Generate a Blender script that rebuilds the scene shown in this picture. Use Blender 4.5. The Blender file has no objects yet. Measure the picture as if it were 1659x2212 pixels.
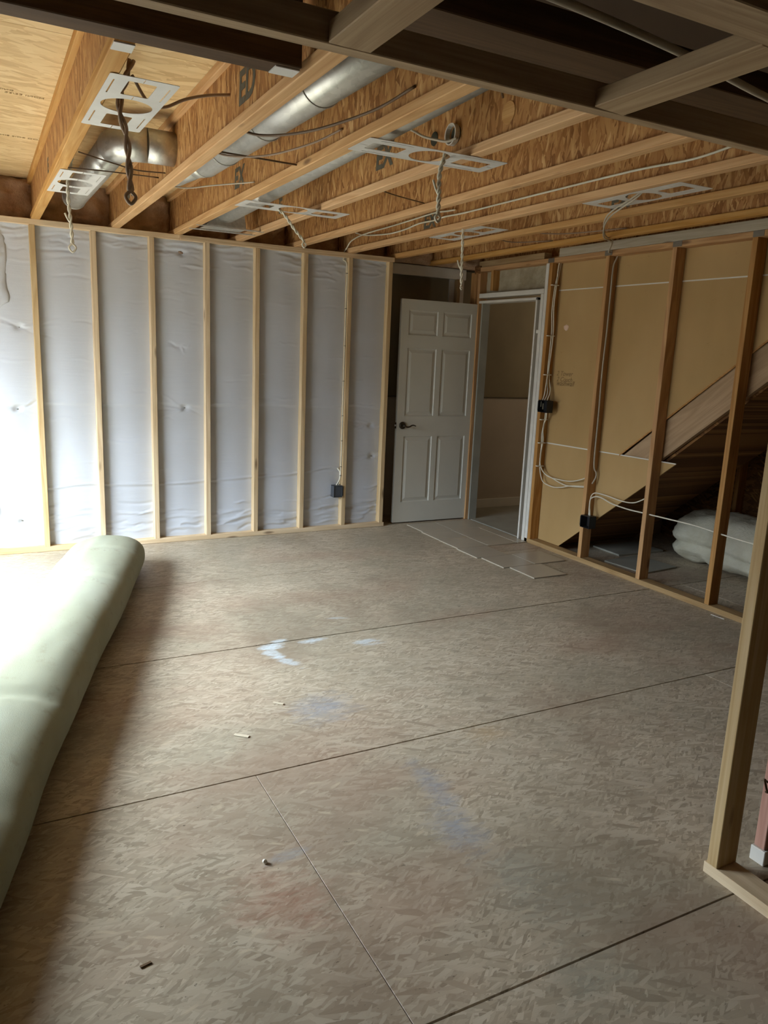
import bpy, bmesh, math, random
import numpy as np
from mathutils import Matrix, Vector
from mathutils import noise as mnoise

random.seed(7)
S = bpy.context.scene
COL = S.collection

# ------------------------------------------------------------------ camera
cam_d = bpy.data.cameras.new('camera')
cam_d.sensor_fit = 'VERTICAL'
cam_d.sensor_height = 36.0
cam_d.lens = 36.0 * 1645.09 / 2212
cam_d.clip_start = 0.02
cam = bpy.data.objects.new('camera', cam_d)
COL.objects.link(cam)
RM = [[0.886167, 0.05871, -0.459632], [-0.461497, 0.20086, -0.864104], [0.04159, 0.977859, 0.20509]]
cam.matrix_world = Matrix([[RM[i][0], RM[i][1], RM[i][2], (-0.37828, -6.094647, 1.580302)[i]] for i in range(3)] + [[0, 0, 0, 1]])
S.camera = cam

# ------------------------------------------------------------------ world (overcast daylight seen through the glass door on the left)
W = bpy.data.worlds.new('daylight'); S.world = W; W.use_nodes = True
wn = W.node_tree; wn.nodes.clear()
wo = wn.nodes.new('ShaderNodeOutputWorld'); wb = wn.nodes.new('ShaderNodeBackground')
wt = wn.nodes.new('ShaderNodeTexCoord'); ws = wn.nodes.new('ShaderNodeSeparateXYZ'); wr = wn.nodes.new('ShaderNodeValToRGB')
wn.links.new(wt.outputs['Generated'], ws.inputs[0]); wn.links.new(ws.outputs['Z'], wr.inputs[0])
wr.color_ramp.elements.new(0.12); wr.color_ramp.elements.new(0.45); wr.color_ramp.elements.new(0.46)
for e_, (p_, c_) in zip(wr.color_ramp.elements, [(0.0, (0.045, 0.045, 0.042, 1)), (0.10, (0.10, 0.115, 0.13, 1)), (0.27, (0.26, 0.30, 0.34, 1)), (0.50, (0.72, 0.83, 0.92, 1)), (0.80, (0.62, 0.71, 0.79, 1))]):
    e_.position = p_; e_.color = c_
wn.links.new(wr.outputs[0], wb.inputs[0]); wb.inputs[1].default_value = 54.0
wn.links.new(wb.outputs[0], wo.inputs[0])

# left wall opening (glass door): y range, z range and wall position
WX, WY0, WY1, WZ0, WZ1 = -1.62, -2.85, -0.45, 0.05, 2.22
pl = bpy.data.lights.new('glass_door_portal', 'AREA'); pl.shape = 'RECTANGLE'
pl.size = WZ1 - WZ0; pl.size_y = WY1 - WY0
pl.cycles.is_portal = True
po = bpy.data.objects.new('glass_door_portal', pl); COL.objects.link(po)
po.matrix_world = Matrix(((0, 0, -1, WX - 0.02), (0, 1, 0, (WY0 + WY1) / 2), (1, 0, 0, (WZ0 + WZ1) / 2), (0, 0, 0, 1)))

S.view_settings.view_transform = 'Standard'
S.view_settings.look = 'None'
S.view_settings.exposure = 0.0
S.view_settings.gamma = 1.0
S.view_settings.use_curve_mapping = False

# ------------------------------------------------------------------ materials
def srgb(r, g, b):
    f = lambda c: ((c / 255) / 12.92 if c <= 10 else (((c / 255) + 0.055) / 1.055) ** 2.4)
    return (f(r), f(g), f(b), 1)

class NT:
    def __init__(s, name, rough=0.7, metal=0.0, spec=0.4):
        s.m = bpy.data.materials.new(name); s.m.use_nodes = True
        s.t = s.m.node_tree; s.t.nodes.clear()
        s.out = s.t.nodes.new('ShaderNodeOutputMaterial'); s.b = s.t.nodes.new('ShaderNodeBsdfPrincipled')
        s.t.links.new(s.b.outputs[0], s.out.inputs[0])
        s.b.inputs['Roughness'].default_value = rough; s.b.inputs['Metallic'].default_value = metal
        s.b.inputs['Specular IOR Level'].default_value = spec
    def n(s, typ, **kw):
        o = s.t.nodes.new(typ)
        for k, v in kw.items(): setattr(o, k, v)
        return o
    def l(s, a, b): s.t.links.new(a, b)
    def val(s, v, inp):
        if isinstance(v, (int, float)): inp.default_value = v
        elif isinstance(v, tuple): inp.default_value = v
        else: s.l(v, inp)
    def math(s, op, a, b=0.0, clamp=False):
        o = s.n('ShaderNodeMath', operation=op, use_clamp=clamp)
        s.val(a, o.inputs[0]); s.val(b, o.inputs[1]); return o.outputs[0]
    def mix(s, f, a, b, blend='MIX'):
        o = s.n('ShaderNodeMix', data_type='RGBA', blend_type=blend)
        s.val(f, o.inputs[0]); s.val(a, o.inputs[6]); s.val(b, o.inputs[7]); return o.outputs[2]
    def ramp(s, f, stops, interp='LINEAR'):
        o = s.n('ShaderNodeValToRGB'); s.l(f, o.inputs[0]); cr = o.color_ramp; cr.interpolation = interp
        while len(cr.elements) < len(stops): cr.elements.new(0.5)
        for e, (p, c) in zip(cr.elements, stops):
            e.position = p; e.color = c if isinstance(c, tuple) else (c, c, c, 1)
        return o.outputs[0]
    def coord(s, scale=(1, 1, 1), rot=(0, 0, 0), loc=(0, 0, 0), rnd=True, world=False):
        if world: src = s.n('ShaderNodeNewGeometry').outputs['Position']
        else: src = s.n('ShaderNodeTexCoord').outputs['Object']
        if rnd:
            oi = s.n('ShaderNodeObjectInfo'); sc = s.n('ShaderNodeVectorMath', operation='ADD')
            k = s.math('MULTIPLY', oi.outputs['Random'], 37.0)
            cb = s.n('ShaderNodeCombineXYZ'); s.l(k, cb.inputs[0]); s.l(k, cb.inputs[1]); s.l(k, cb.inputs[2])
            s.l(src, sc.inputs[0]); s.l(cb.outputs[0], sc.inputs[1]); src = sc.outputs[0]
        r = s.n('ShaderNodeMapping'); r.inputs['Rotation'].default_value = rot; r.inputs['Location'].default_value = loc
        s.l(src, r.inputs[0])
        m = s.n('ShaderNodeMapping'); m.inputs['Scale'].default_value = scale; s.l(r.outputs[0], m.inputs[0])
        return m.outputs[0]
    def noise(s, vec, scale=1.0, detail=3.0, rough=0.55, dist=0.0):
        o = s.n('ShaderNodeTexNoise'); s.l(vec, o.inputs[0]); o.inputs['Scale'].default_value = scale
        o.inputs['Detail'].default_value = detail; o.inputs['Roughness'].default_value = rough; o.inputs['Distortion'].default_value = dist
        return o.outputs[0]
    def bump(s, h, strength=0.3, dist=0.002):
        o = s.n('ShaderNodeBump'); o.inputs['Strength'].default_value = strength; o.inputs['Distance'].default_value = dist
        s.l(h, o.inputs['Height']); s.l(o.outputs[0], s.b.inputs['Normal']); return o
    def col(s, c): s.val(c, s.b.inputs['Base Color'])

def mat_plain(name, c, rough=0.6, metal=0.0, var=0.06, scale=6.0, spec=0.4):
    N = NT(name, rough, metal, spec)
    nz = N.noise(N.coord((scale,) * 3), 1.0, 4.0)
    a = tuple(x * (1 - var * 1.5) for x in c[:3]) + (1,); b = tuple(min(1, x * (1 + var * 1.5)) for x in c[:3]) + (1,)
    N.col(N.ramp(nz, [(0.3, a), (0.7, b)])); return N.m

def mat_lumber(name, light, dark, axis='z', knots=True, rough=0.72, rot=(0, 0, 0)):
    """sawn softwood: growth-ring grain running along the piece, soft knots, small object-to-object tint"""
    N = NT(name, rough, 0, 0.3)
    def sc(l, w): return {'x': (l, w, w), 'y': (w, l, w), 'z': (w, w, l)}[axis]
    big = N.noise(N.coord(sc(0.55, 9), rot), 1.0, 3.0, 0.5, 0.6)
    rings = N.math('FRACT', N.math('MULTIPLY', big, 7.0))
    rings = N.math('ABSOLUTE', N.math('SUBTRACT', rings, 0.5))
    fine = N.noise(N.coord(sc(3, 190), rot), 1.0, 3.0, 0.6)
    f = N.math('ADD', N.math('MULTIPLY', rings, 0.75), N.math('MULTIPLY', fine, 0.55))
    c = N.ramp(f, [(0.22, dark), (0.72, light)])
    blotch = N.noise(N.coord(sc(1.2, 6), rot), 1.0, 2.0)
    c = N.mix(N.math('MULTIPLY', N.math('SUBTRACT', blotch, 0.4, True), 0.9, True), c, tuple(x * 0.72 for x in dark[:3]) + (1,))
    if knots:
        v = N.n('ShaderNodeTexVoronoi'); N.l(N.coord(sc(1.9, 7.5), rot), v.inputs[0]); v.inputs['Scale'].default_value = 1.0
        k = N.ramp(v.outputs['Distance'], [(0.045, 1.0), (0.12, 0.0)])
        c = N.mix(N.math('MULTIPLY', k, 0.75), c, srgb(92, 58, 30))
    oi = N.n('ShaderNodeObjectInfo')
    hs = N.n('ShaderNodeHueSaturation'); N.l(c, hs.inputs['Color'])
    N.l(N.math('ADD', N.math('MULTIPLY', oi.outputs['Random'], 0.22), 0.89), hs.inputs['Value'])
    N.l(N.math('ADD', N.math('MULTIPLY', oi.outputs['Random'], -0.25), 1.1), hs.inputs['Saturation'])
    N.l(hs.outputs[0], N.b.inputs['Base Color'])
    N.bump(fine, 0.25, 0.001); return N.m

def mat_osb(name, stops, plane='xy', ang=0.0, size=(0.085, 0.022), spread=0.45, rough=0.7, world=False, contrast=1.0, dust=None, bump=0.35, flecks=None):
    """strand board: four layers of long flakes, each turned a little, the 'highest' flake shows"""
    N = NT(name, rough, 0, 0.25)
    axis = {'xy': 2, 'yz': 0, 'xz': 1}[plane]
    best = None; col = None; hgt = None
    for i in range(4):
        a = ang + (i - 1.5) * spread
        rot = [0, 0, 0]; rot[axis] = a
        jit = 1.0 + 0.25 * (i - 1.5)
        L, Wd = 1 / (size[0] * jit), 1 / (size[1] * jit)
        scl = {'xy': (L, Wd, 1), 'yz': (1, L, Wd), 'xz': (L, 1, Wd)}[plane]
        vec = N.coord(scl, tuple(rot), (3.1 * i, 1.7 * i, 0.9 * i), True, world)
        wv = N.n('ShaderNodeVectorMath', operation='ADD')
        nzn = N.n('ShaderNodeTexNoise'); N.l(vec, nzn.inputs[0]); nzn.inputs['Scale'].default_value = 0.9; nzn.inputs['Detail'].default_value = 2
        sub = N.n('ShaderNodeVectorMath', operation='SCALE'); N.l(nzn.outputs['Color'], sub.inputs[0]); sub.inputs['Scale'].default_value = 0.55
        N.l(vec, wv.inputs[0]); N.l(sub.outputs[0], wv.inputs[1])
        flat = N.n('ShaderNodeVectorMath', operation='MULTIPLY')
        flat.inputs[1].default_value = {'xy': (1, 1, 0), 'yz': (0, 1, 1), 'xz': (1, 0, 1)}[plane]
        N.l(wv.outputs[0], flat.inputs[0])
        v = N.n('ShaderNodeTexVoronoi'); N.l(flat.outputs[0], v.inputs[0]); v.inputs['Scale'].default_value = 1.0; v.inputs['Randomness'].default_value = 1.0
        se = N.n('ShaderNodeSeparateColor'); N.l(v.outputs['Color'], se.inputs[0])
        h, t = se.outputs[0], se.outputs[1]
        # a flake is darkest at its rim
        edge = N.math('MULTIPLY', v.outputs['Distance'], 0.16)
        t = N.math('SUBTRACT', t, edge)
        if best is None: best, col = h, t
        else:
            g = N.math('GREATER_THAN', h, best)
            m = N.n('ShaderNodeMix'); N.l(g, m.inputs[0]); N.l(col, m.inputs[2]); N.l(t, m.inputs[3]); col = m.outputs[0]
            best = N.math('MAXIMUM', h, best)
    sc2 = {'xy': (1 / size[0] / 1.5, 330, 1), 'yz': (1, 1 / size[0] / 1.5, 330), 'xz': (1 / size[0] / 1.5, 1, 330)}[plane]
    rot = [0, 0, 0]; rot[axis] = ang
    fine = N.noise(N.coord(sc2, tuple(rot), (0, 0, 0), True, world), 1.0, 3.0, 0.6)
    f = N.math('ADD', N.math('MULTIPLY', col, 0.8), N.math('MULTIPLY', fine, 0.22))
    f = N.math('ADD', N.math('MULTIPLY', N.math('SUBTRACT', f, 0.45), contrast), 0.5)
    c = N.ramp(f, stops)
    if dust: c = dust(N, c, f)
    N.col(c)
    N.bump(N.math('ADD', best, N.math('MULTIPLY', fine, 0.3)), bump, 0.0015)
    return N.m

def floor_dust(N, c, f):
    pos = N.n('ShaderNodeNewGeometry').outputs['Position']
    sp = N.n('ShaderNodeSeparateXYZ'); N.l(pos, sp.inputs[0])
    def vec(sx, sy, loc=(0, 0, 0)):
        m = N.n('ShaderNodeMapping'); m.inputs['Scale'].default_value = (sx, sy, 1); m.inputs['Location'].default_value = loc; N.l(pos, m.inputs[0]); return m.outputs[0]
    a = N.noise(vec(1.1, 1.1), 1.0, 3.0)
    c = N.mix(N.math('MULTIPLY', N.ramp(a, [(0.42, 0.0), (0.62, 1.0)]), 0.45), c, srgb(150, 143, 124))
    a = N.noise(vec(0.9, 1.6, (5, 2, 0)), 1.0, 3.0)
    c = N.mix(N.math('MULTIPLY', N.ramp(a, [(0.5, 0.0), (0.66, 1.0)]), 0.40), c, srgb(160, 128, 108))
    a = N.noise(vec(1.4, 0.8, (15, 8, 0)), 1.0, 3.0)
    c = N.mix(N.math('MULTIPLY', N.ramp(a, [(0.52, 0.0), (0.7, 1.0)]), 0.35), c, srgb(118, 105, 88))
    for k_, (rot_, off_) in enumerate([(0.5, 3.0), (-0.35, 7.7), (0.1, 12.4)]):
        mm = N.n('ShaderNodeMapping'); mm.inputs['Rotation'].default_value = (0, 0, rot_); N.l(pos, mm.inputs[0])
        m2 = N.n('ShaderNodeMapping'); m2.inputs['Scale'].default_value = (7.5, 30, 0); m2.inputs['Location'].default_value = (off_, off_, 0); N.l(mm.outputs[0], m2.inputs[0])
        vv = N.n('ShaderNodeTexVoronoi'); vv.distance = 'CHEBYCHEV'; N.l(m2.outputs[0], vv.inputs[0]); vv.inputs['Scale'].default_value = 1.0
        sc_ = N.n('ShaderNodeSeparateColor'); N.l(vv.outputs['Color'], sc_.inputs[0])
        on = N.math('GREATER_THAN', sc_.outputs[0], 0.90)
        rg_ = N.noise(m2.outputs[0], 2.2, 3.0, 0.7)
        on = N.math('MULTIPLY', on, N.ramp(N.math('ADD', vv.outputs['Distance'], N.math('MULTIPLY', rg_, 0.5)), [(0.33, 1.0), (0.46, 0.0)]))
        c = N.mix(N.math('MULTIPLY', on, 0.5), c, srgb(206, 192, 166))
    # tiny dark checks and specks
    a = N.noise(vec(26, 60, (1, 1, 0)), 1.0, 4.0, 0.75)
    c = N.mix(N.math('MULTIPLY', N.ramp(a, [(0.30, 1.0), (0.36, 0.0)]), 0.75), c, srgb(62, 50, 38))
    rag = N.noise(vec(9, 22, (4, 4, 0)), 1.0, 5.0, 0.7)
    fine = N.noise(vec(30, 110, (9, 4, 0)), 1.0, 3.0, 0.7)
    def blob(x, y, rx, ry, ang, col, amt, lo=0.35, soft=0.5):
        nonlocal c
        m = N.n('ShaderNodeMapping', vector_type='TEXTURE'); m.inputs['Location'].default_value = (x, y, 0); m.inputs['Rotation'].default_value = (0, 0, ang)
        m.inputs['Scale'].default_value = (rx, ry, 1); N.l(pos, m.inputs[0])
        fl = N.n('ShaderNodeVectorMath', operation='MULTIPLY'); fl.inputs[1].default_value = (1, 1, 0); N.l(m.outputs[0], fl.inputs[0])
        ln = N.n('ShaderNodeVectorMath', operation='LENGTH'); N.l(fl.outputs[0], ln.inputs[0])
        d = N.math('SUBTRACT', 1.0, ln.outputs['Value'])
        e = N.math('ADD', d, N.math('MULTIPLY', N.math('SUBTRACT', rag, 0.5), 2.6))
        e = N.math('MULTIPLY', N.math('DIVIDE', e, soft, True), amt)
        e = N.math('MULTIPLY', e, N.ramp(fine, [(lo, 0.35), (lo + 0.2, 1.0)]))
        c = N.mix(e, c, col)
    wh = srgb(205, 215, 220)
    blob(0.93, -2.40, 0.10, 0.05, 0.35, wh, 1.0); blob(0.90, -2.50, 0.05, 0.09, 0.35, wh, 0.8); blob(0.945, -2.63, 0.04, 0.11, 0.45, wh, 0.75)
    blob(0.99, -2.345, 0.06, 0.025, 0.2, wh, 0.8)
    blob(1.17, -2.405, 0.085, 0.04, 0.1, wh, 0.85); blob(1.45, -2.52, 0.085, 0.035, 0.0, wh, 0.8); blob(1.44, -2.12, 0.07, 0.02, -0.3, wh, 0.5)
    blob(1.47, -2.57, 0.09, 0.02, 0.0, wh, 0.4)
    bl = srgb(150, 156, 168)
    blob(0.90, -3.17, 0.19, 0.17, 0.3, bl, 0.7, soft=1.0); blob(1.04, -3.92, 0.07, 0.22, -0.1, bl, 0.65, soft=1.0); blob(0.98, -4.18, 0.11, 0.17, 0, bl, 0.65, soft=1.0)
    blob(1.02, -4.5, 0.16, 0.26, 0.1, srgb(140, 146, 138), 0.45, soft=1.2)
    blob(1.46, -3.66, 0.13, 0.09, 0.2, srgb(190, 160, 118), 0.5, soft=1.0)
    blob(0.32, -4.26, 0.17, 0.20, 0.4, srgb(150, 92, 70), 0.5, soft=1.0)
    blob(0.40, -4.08, 0.09, 0.03, 0.2, srgb(165, 165, 165), 0.55)
    blob(0.93, -4.87, 0.16, 0.14, 0.2, srgb(130, 138, 128), 0.45, soft=1.2)
    return c

M = {}
M['osb_floor'] = mat_osb('osb_floor', [(0.0, srgb(134, 120, 102)), (0.3, srgb(174, 159, 137)), (0.6, srgb(192, 178, 156)), (0.85, srgb(208, 196, 174)), (1.0, srgb(236, 226, 206))],
                         'xy', 0.0, (0.062, 0.0135), 0.42, 0.5, True, 0.78, floor_dust, 0.3)
M['osb_web'] = mat_osb('osb_web', [(0.0, srgb(122, 80, 44)), (0.3, srgb(168, 118, 68)), (0.6, srgb(190, 142, 88)), (0.85, srgb(204, 160, 104)), (1.0, srgb(236, 202, 150))],
                       'yz', math.pi / 2, (0.085, 0.017), 0.26, 0.6, False, 1.0, None, 0.5)
M['osb_subfloor'] = mat_osb('osb_subfloor', [(0.0, srgb(196, 160, 110)), (0.35, srgb(222, 190, 138)), (0.7, srgb(234, 206, 156)), (0.9, srgb(242, 218, 172)), (1.0, srgb(252, 240, 212))],
                            'xy', 0.0, (0.15, 0.040), 0.3, 0.6, False, 0.75, None, 0.3)
M['osb_dark'] = mat_osb('osb_dark', [(0.0, srgb(80, 50, 26)), (0.5, srgb(120, 82, 46)), (1.0, srgb(160, 118, 70))], 'yz', 0.0, (0.10, 0.022), 0.4, 0.8)
for ax in 'xyz':
    M['spruce_' + ax] = mat_lumber('spruce_' + ax, srgb(222, 198, 158), srgb(196, 166, 122), ax)
    M['fir_' + ax] = mat_lumber('fir_' + ax, srgb(206, 160, 104), srgb(172, 124, 72), ax)
    M['pine_' + ax] = mat_lumber('pine_' + ax, srgb(190, 162, 122), srgb(158, 128, 90), ax)
M['flange_y'] = mat_lumber('flange_y', srgb(220, 176, 118), srgb(196, 146, 86), 'y')
M['lvl_x'] = mat_lumber('lvl_x', srgb(100, 76, 52), srgb(78, 58, 38), 'x', False)
M['painted_board'] = mat_lumber('painted_board', srgb(206, 196, 176), srgb(186, 172, 148), 'y', True)
M['pink_stud'] = mat_lumber('pink_stud', srgb(196, 148, 128), srgb(176, 126, 106), 'z', True)
M['stringer'] = mat_lumber('stringer', srgb(190, 160, 124), srgb(168, 138, 102), 'y', True, 0.75, (0.655, 0, 0))
M['white_paint'] = mat_plain('white_paint', srgb(222, 218, 208), 0.45, 0, 0.03, 9)
M['door_paint'] = mat_plain('door_paint', srgb(206, 204, 192), 0.38, 0, 0.02, 3)
M['grey_paint'] = mat_plain('grey_paint', srgb(150, 148, 136), 0.6, 0, 0.06, 5)
M['hall_paint'] = mat_plain('hall_paint', srgb(146, 134, 108), 0.85, 0, 0.08, 2)
M['hall_low'] = mat_plain('hall_low', srgb(196, 184, 166), 0.85, 0, 0.05, 2)
M['dark_paint'] = mat_plain('dark_paint', srgb(92, 84, 66), 0.85, 0, 0.08, 2)
M['tan_paint'] = mat_plain('tan_paint', srgb(150, 138, 122), 0.8, 0, 0.05, 2)
M['bronze'] = mat_plain('bronze', srgb(66, 56, 44), 0.4, 0.6, 0.1, 20)
M['steel_plate'] = mat_plain('steel_plate', srgb(226, 224, 218), 0.42, 0.15, 0.03, 12)
M['white_cable'] = mat_plain('white_cable', srgb(226, 220, 200), 0.45, 0, 0.03, 10)
M['grey_cable'] = mat_plain('grey_cable', srgb(158, 134, 112), 0.5, 0, 0.05, 10)
M['dark_cable'] = mat_plain('dark_cable', srgb(112, 88, 64), 0.5, 0, 0.05, 10)
M['black_plastic'] = mat_plain('black_plastic', srgb(38, 38, 40), 0.45, 0, 0.1, 10)
M['blue_plastic'] = mat_plain('blue_plastic', srgb(74, 78, 84), 0.45, 0, 0.1, 10)
M['white_plastic'] = mat_plain('white_plastic', srgb(224, 220, 208), 0.4, 0, 0.02, 10)
M['nail_plate'] = mat_plain('nail_plate', srgb(140, 132, 118), 0.45, 0.5, 0.08, 14)
M['stamp_ink'] = mat_plain('stamp_ink', srgb(96, 92, 78), 0.85, 0, 0.1, 30)
M['subfloor_ink'] = mat_plain('subfloor_ink', srgb(150, 118, 76), 0.85, 0, 0.15, 60)
M['pencil'] = mat_plain('pencil', srgb(136, 108, 68), 0.85, 0, 0.1, 30)
M['tile'] = mat_plain('tile', srgb(176, 166, 148), 0.32, 0, 0.05, 3)
M['chip_wood'] = mat_plain('chip_wood', srgb(214, 202, 178), 0.8)
M['dark_hole'] = mat_plain('dark_hole', srgb(62, 60, 46), 0.9)
M['duct_wrap'] = mat_plain('duct_wrap', srgb(70, 52, 34), 0.85)  # dark colour standing for the unlit void above the ladder frame
M['pipe_grey'] = mat_plain('pipe_grey', srgb(186, 176, 156), 0.5, 0, 0.05, 5)

def mat_galv():
    N = NT('galvanised_steel', 0.38, 0.6, 0.5)
    v = N.n('ShaderNodeTexVoronoi'); N.l(N.coord((60, 25, 60)), v.inputs[0]); v.inputs['Scale'].default_value = 1.0
    se = N.n('ShaderNodeSeparateColor'); N.l(v.outputs['Color'], se.inputs[0])
    N.col(N.ramp(se.outputs[0], [(0.0, srgb(198, 196, 188)), (1.0, srgb(214, 212, 204))]))
    N.l(N.ramp(se.outputs[1], [(0.0, 0.34), (1.0, 0.42)]), N.b.inputs['Roughness'])
    N.bump(N.noise(N.coord((8, 60, 8)), 1.0, 2.0), 0.35, 0.002)
    return N.m
M['galv'] = mat_galv()

def mat_poly():
    N = NT('poly_sheet', 0.34, 0, 0.5)
    n1 = N.noise(N.coord((1.2, 1, 1.6), rnd=False), 1.0, 3.0)
    N.col(N.ramp(n1, [(0.3, srgb(200, 203, 208)), (0.7, srgb(210, 215, 224))]))
    fine = N.noise(N.coord((160, 160, 420), rnd=False), 1.0, 2.0)
    fold = N.noise(N.coord((3.5, 1, 34), rnd=False), 1.0, 4.0, 0.6)
    N.bump(N.math('ADD', N.math('MULTIPLY', fold, 1.0), N.math('MULTIPLY', fine, 0.25)), 0.4, 0.004)
    N.b.inputs['Coat Weight'].default_value = 0.15
    return N.m
M['poly'] = mat_poly()

def mat_pad():
    N = NT('carpet_padding', 0.9, 0, 0.2)
    a = N.noise(N.coord((2.0, 1.2, 2.0), rnd=False), 1.0, 5.0)
    c = N.ramp(a, [(0.3, srgb(146, 147, 124)), (0.5, srgb(157, 159, 138)), (0.7, srgb(165, 168, 150))])
    b = N.noise(N.coord((14, 9, 14), rnd=False), 1.0, 5.0, 0.7)
    c = N.mix(N.math('MULTIPLY', N.ramp(b, [(0.58, 0.0), (0.7, 1.0)]), 0.35), c, srgb(120, 114, 92))
    d = N.noise(N.coord((60, 40, 60), rnd=False), 1.0, 3.0, 0.7)
    c = N.mix(N.math('MULTIPLY', N.ramp(d, [(0.68, 0.0), (0.74, 1.0)]), 0.6), c, srgb(120, 112, 90))
    N.col(c)
    N.bump(N.noise(N.coord((420, 420, 420), rnd=False), 1.0, 2.0), 0.5, 0.002)
    return N.m
M['pad'] = mat_pad()

def mat_drywall_paper():
    N = NT('brown_gypsum_paper', 0.85, 0, 0.2)
    a = N.noise(N.coord((1.5, 1.5, 0.7), rnd=False), 1.0, 4.0)
    c = N.ramp(a, [(0.3, srgb(178, 146, 96)), (0.7, srgb(194, 162, 112))])
    b = N.noise(N.coord((9, 9, 22), rnd=False), 1.0, 4.0, 0.7)
    c = N.mix(N.math('MULTIPLY', N.ramp(b, [(0.66, 0.0), (0.74, 1.0)]), 0.25), c, srgb(140, 108, 66))
    N.col(c); N.bump(N.noise(N.coord((200, 200, 200)), 1.0, 2.0), 0.1, 0.001); return N.m
M['gypsum'] = mat_drywall_paper()

def mat_batt(name, a1, a2):
    N = NT(name, 0.95, 0, 0.1)
    a = N.noise(N.coord((5, 5, 5)), 1.0, 5.0, 0.7)
    N.col(N.ramp(a, [(0.3, a1), (0.7, a2)]))
    N.bump(N.noise(N.coord((40, 40, 40)), 1.0, 4.0, 0.7), 0.8, 0.01); return N.m
M['batt'] = mat_batt('glass_wool', srgb(176, 140, 112), srgb(222, 192, 160))
M['quilt'] = mat_batt('white_wool', srgb(190, 184, 160), srgb(210, 206, 188))
M['white_film'] = mat_batt('white_film', srgb(150, 138, 112), srgb(190, 180, 156))

# ------------------------------------------------------------------ mesh helpers
def wloc(o):
    v = Vector((0, 0, 0))
    while o is not None: v += Vector(o.location); o = o.parent
    return v

def add(name, me, mat, parent=None, loc=(0, 0, 0)):
    o = bpy.data.objects.new(name, me); COL.objects.link(o)
    if mat is not None and len(me.materials) == 0: me.materials.append(mat)
    if parent is not None:
        o.parent = parent; o.location = Vector(loc) - wloc(parent)
    else: o.location = loc
    return o

def empty(name, loc, label=None, cat=None, group=None, kind=None):
    o = bpy.data.objects.new(name, None); o.empty_display_size = 0.05; COL.objects.link(o); o.location = loc
    tag(o, label, cat, group, kind); return o

def tag(o, label=None, cat=None, group=None, kind=None):
    if label: o['label'] = label
    if cat: o['category'] = cat
    if group: o['group'] = group
    if kind: o['kind'] = kind
    return o

_bx = {}
def box(name, x0, x1, y0, y1, z0, z1, mat, parent=None, bev=0.002):
    dx, dy, dz = x1 - x0, y1 - y0, z1 - z0
    key = (round(dx, 4), round(dy, 4), round(dz, 4), mat.name, bev)
    if key not in _bx:
        bm = bmesh.new(); bmesh.ops.create_cube(bm, size=1.0)
        for v in bm.verts: v.co = Vector((v.co.x * dx, v.co.y * dy, v.co.z * dz))
        if bev: bmesh.ops.bevel(bm, geom=bm.edges[:], offset=min(bev, min(dx, dy, dz) * 0.3), segments=1, affect='EDGES')
        me = bpy.data.meshes.new(name); bm.to_mesh(me); bm.free(); me.materials.append(mat); _bx[key] = me
    return add(name, _bx[key], mat, parent, ((x0 + x1) / 2, (y0 + y1) / 2, (z0 + z1) / 2))

def multi_box(name, boxes, mat, parent=None, bev=0.0015):
    """several boxes of one piece joined into a single mesh"""
    bm = bmesh.new(); c = Vector([(min(b[i * 2] for b in boxes) + max(b[i * 2 + 1] for b in boxes)) / 2 for i in range(3)])
    for b in boxes:
        t = bmesh.new(); bmesh.ops.create_cube(t, size=1.0)
        for v in t.verts: v.co = Vector((v.co.x * (b[1] - b[0]) + (b[0] + b[1]) / 2, v.co.y * (b[3] - b[2]) + (b[2] + b[3]) / 2, v.co.z * (b[5] - b[4]) + (b[4] + b[5]) / 2)) - c
        if bev: bmesh.ops.bevel(t, geom=t.edges[:], offset=bev, segments=1, affect='EDGES')
        tm = bpy.data.meshes.new('t'); t.to_mesh(tm); t.free(); bm.from_mesh(tm); bpy.data.meshes.remove(tm)
    me = bpy.data.meshes.new(name); bm.to_mesh(me); bm.free()
    return add(name, me, mat, parent, c)

def smooth(me):
    for p in me.polygons: p.use_smooth = True

def pydata(name, verts, faces, mat, parent=None, loc=(0, 0, 0), sm=False, kind=None):
    me = bpy.data.meshes.new(name); l = Vector(loc)
    me.from_pydata([tuple(Vector(v) - l) for v in verts], [], faces); me.update()
    if sm: smooth(me)
    return add(name, me, mat, parent, loc)

def prism(name, poly, axis, a0, a1, mat, parent=None):
    """polygon in the plane normal to axis ('x': poly of (y,z)) extruded a0..a1"""
    def P(p, a): return (a, p[0], p[1]) if axis == 'x' else ((p[0], a, p[1]) if axis == 'y' else (p[0], p[1], a))
    n = len(poly); bm = bmesh.new()
    A = [bm.verts.new(P(p, a0)) for p in poly]; B = [bm.verts.new(P(p, a1)) for p in poly]
    bm.faces.new(A); bm.faces.new(B[::-1])
    for i in range(n): bm.faces.new((A[i], B[i], B[(i + 1) % n], A[(i + 1) % n]))
    bmesh.ops.recalc_face_normals(bm, faces=bm.faces[:])
    c = Vector(P((sum(p[0] for p in poly) / n, sum(p[1] for p in poly) / n), (a0 + a1) / 2))
    for v in bm.verts: v.co -= c
    me = bpy.data.meshes.new(name); bm.to_mesh(me); bm.free()
    return add(name, me, mat, parent, c)

def catmull(pts, k=6):
    P = [Vector(p) for p in pts]
    if len(P) < 3: return P
    Q = [P[0] * 2 - P[1]] + P + [P[-1] * 2 - P[-2]]; out = []
    for i in range(1, len(Q) - 2):
        for j in range(k):
            t = j / k; a, b, c, d = Q[i - 1:i + 3]
            out.append(0.5 * ((2 * b) + (c - a) * t + (2 * a - 5 * b + 4 * c - d) * t * t + (3 * b - a - 3 * c + d) * t ** 3))
    out.append(P[-1]); return out

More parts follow.
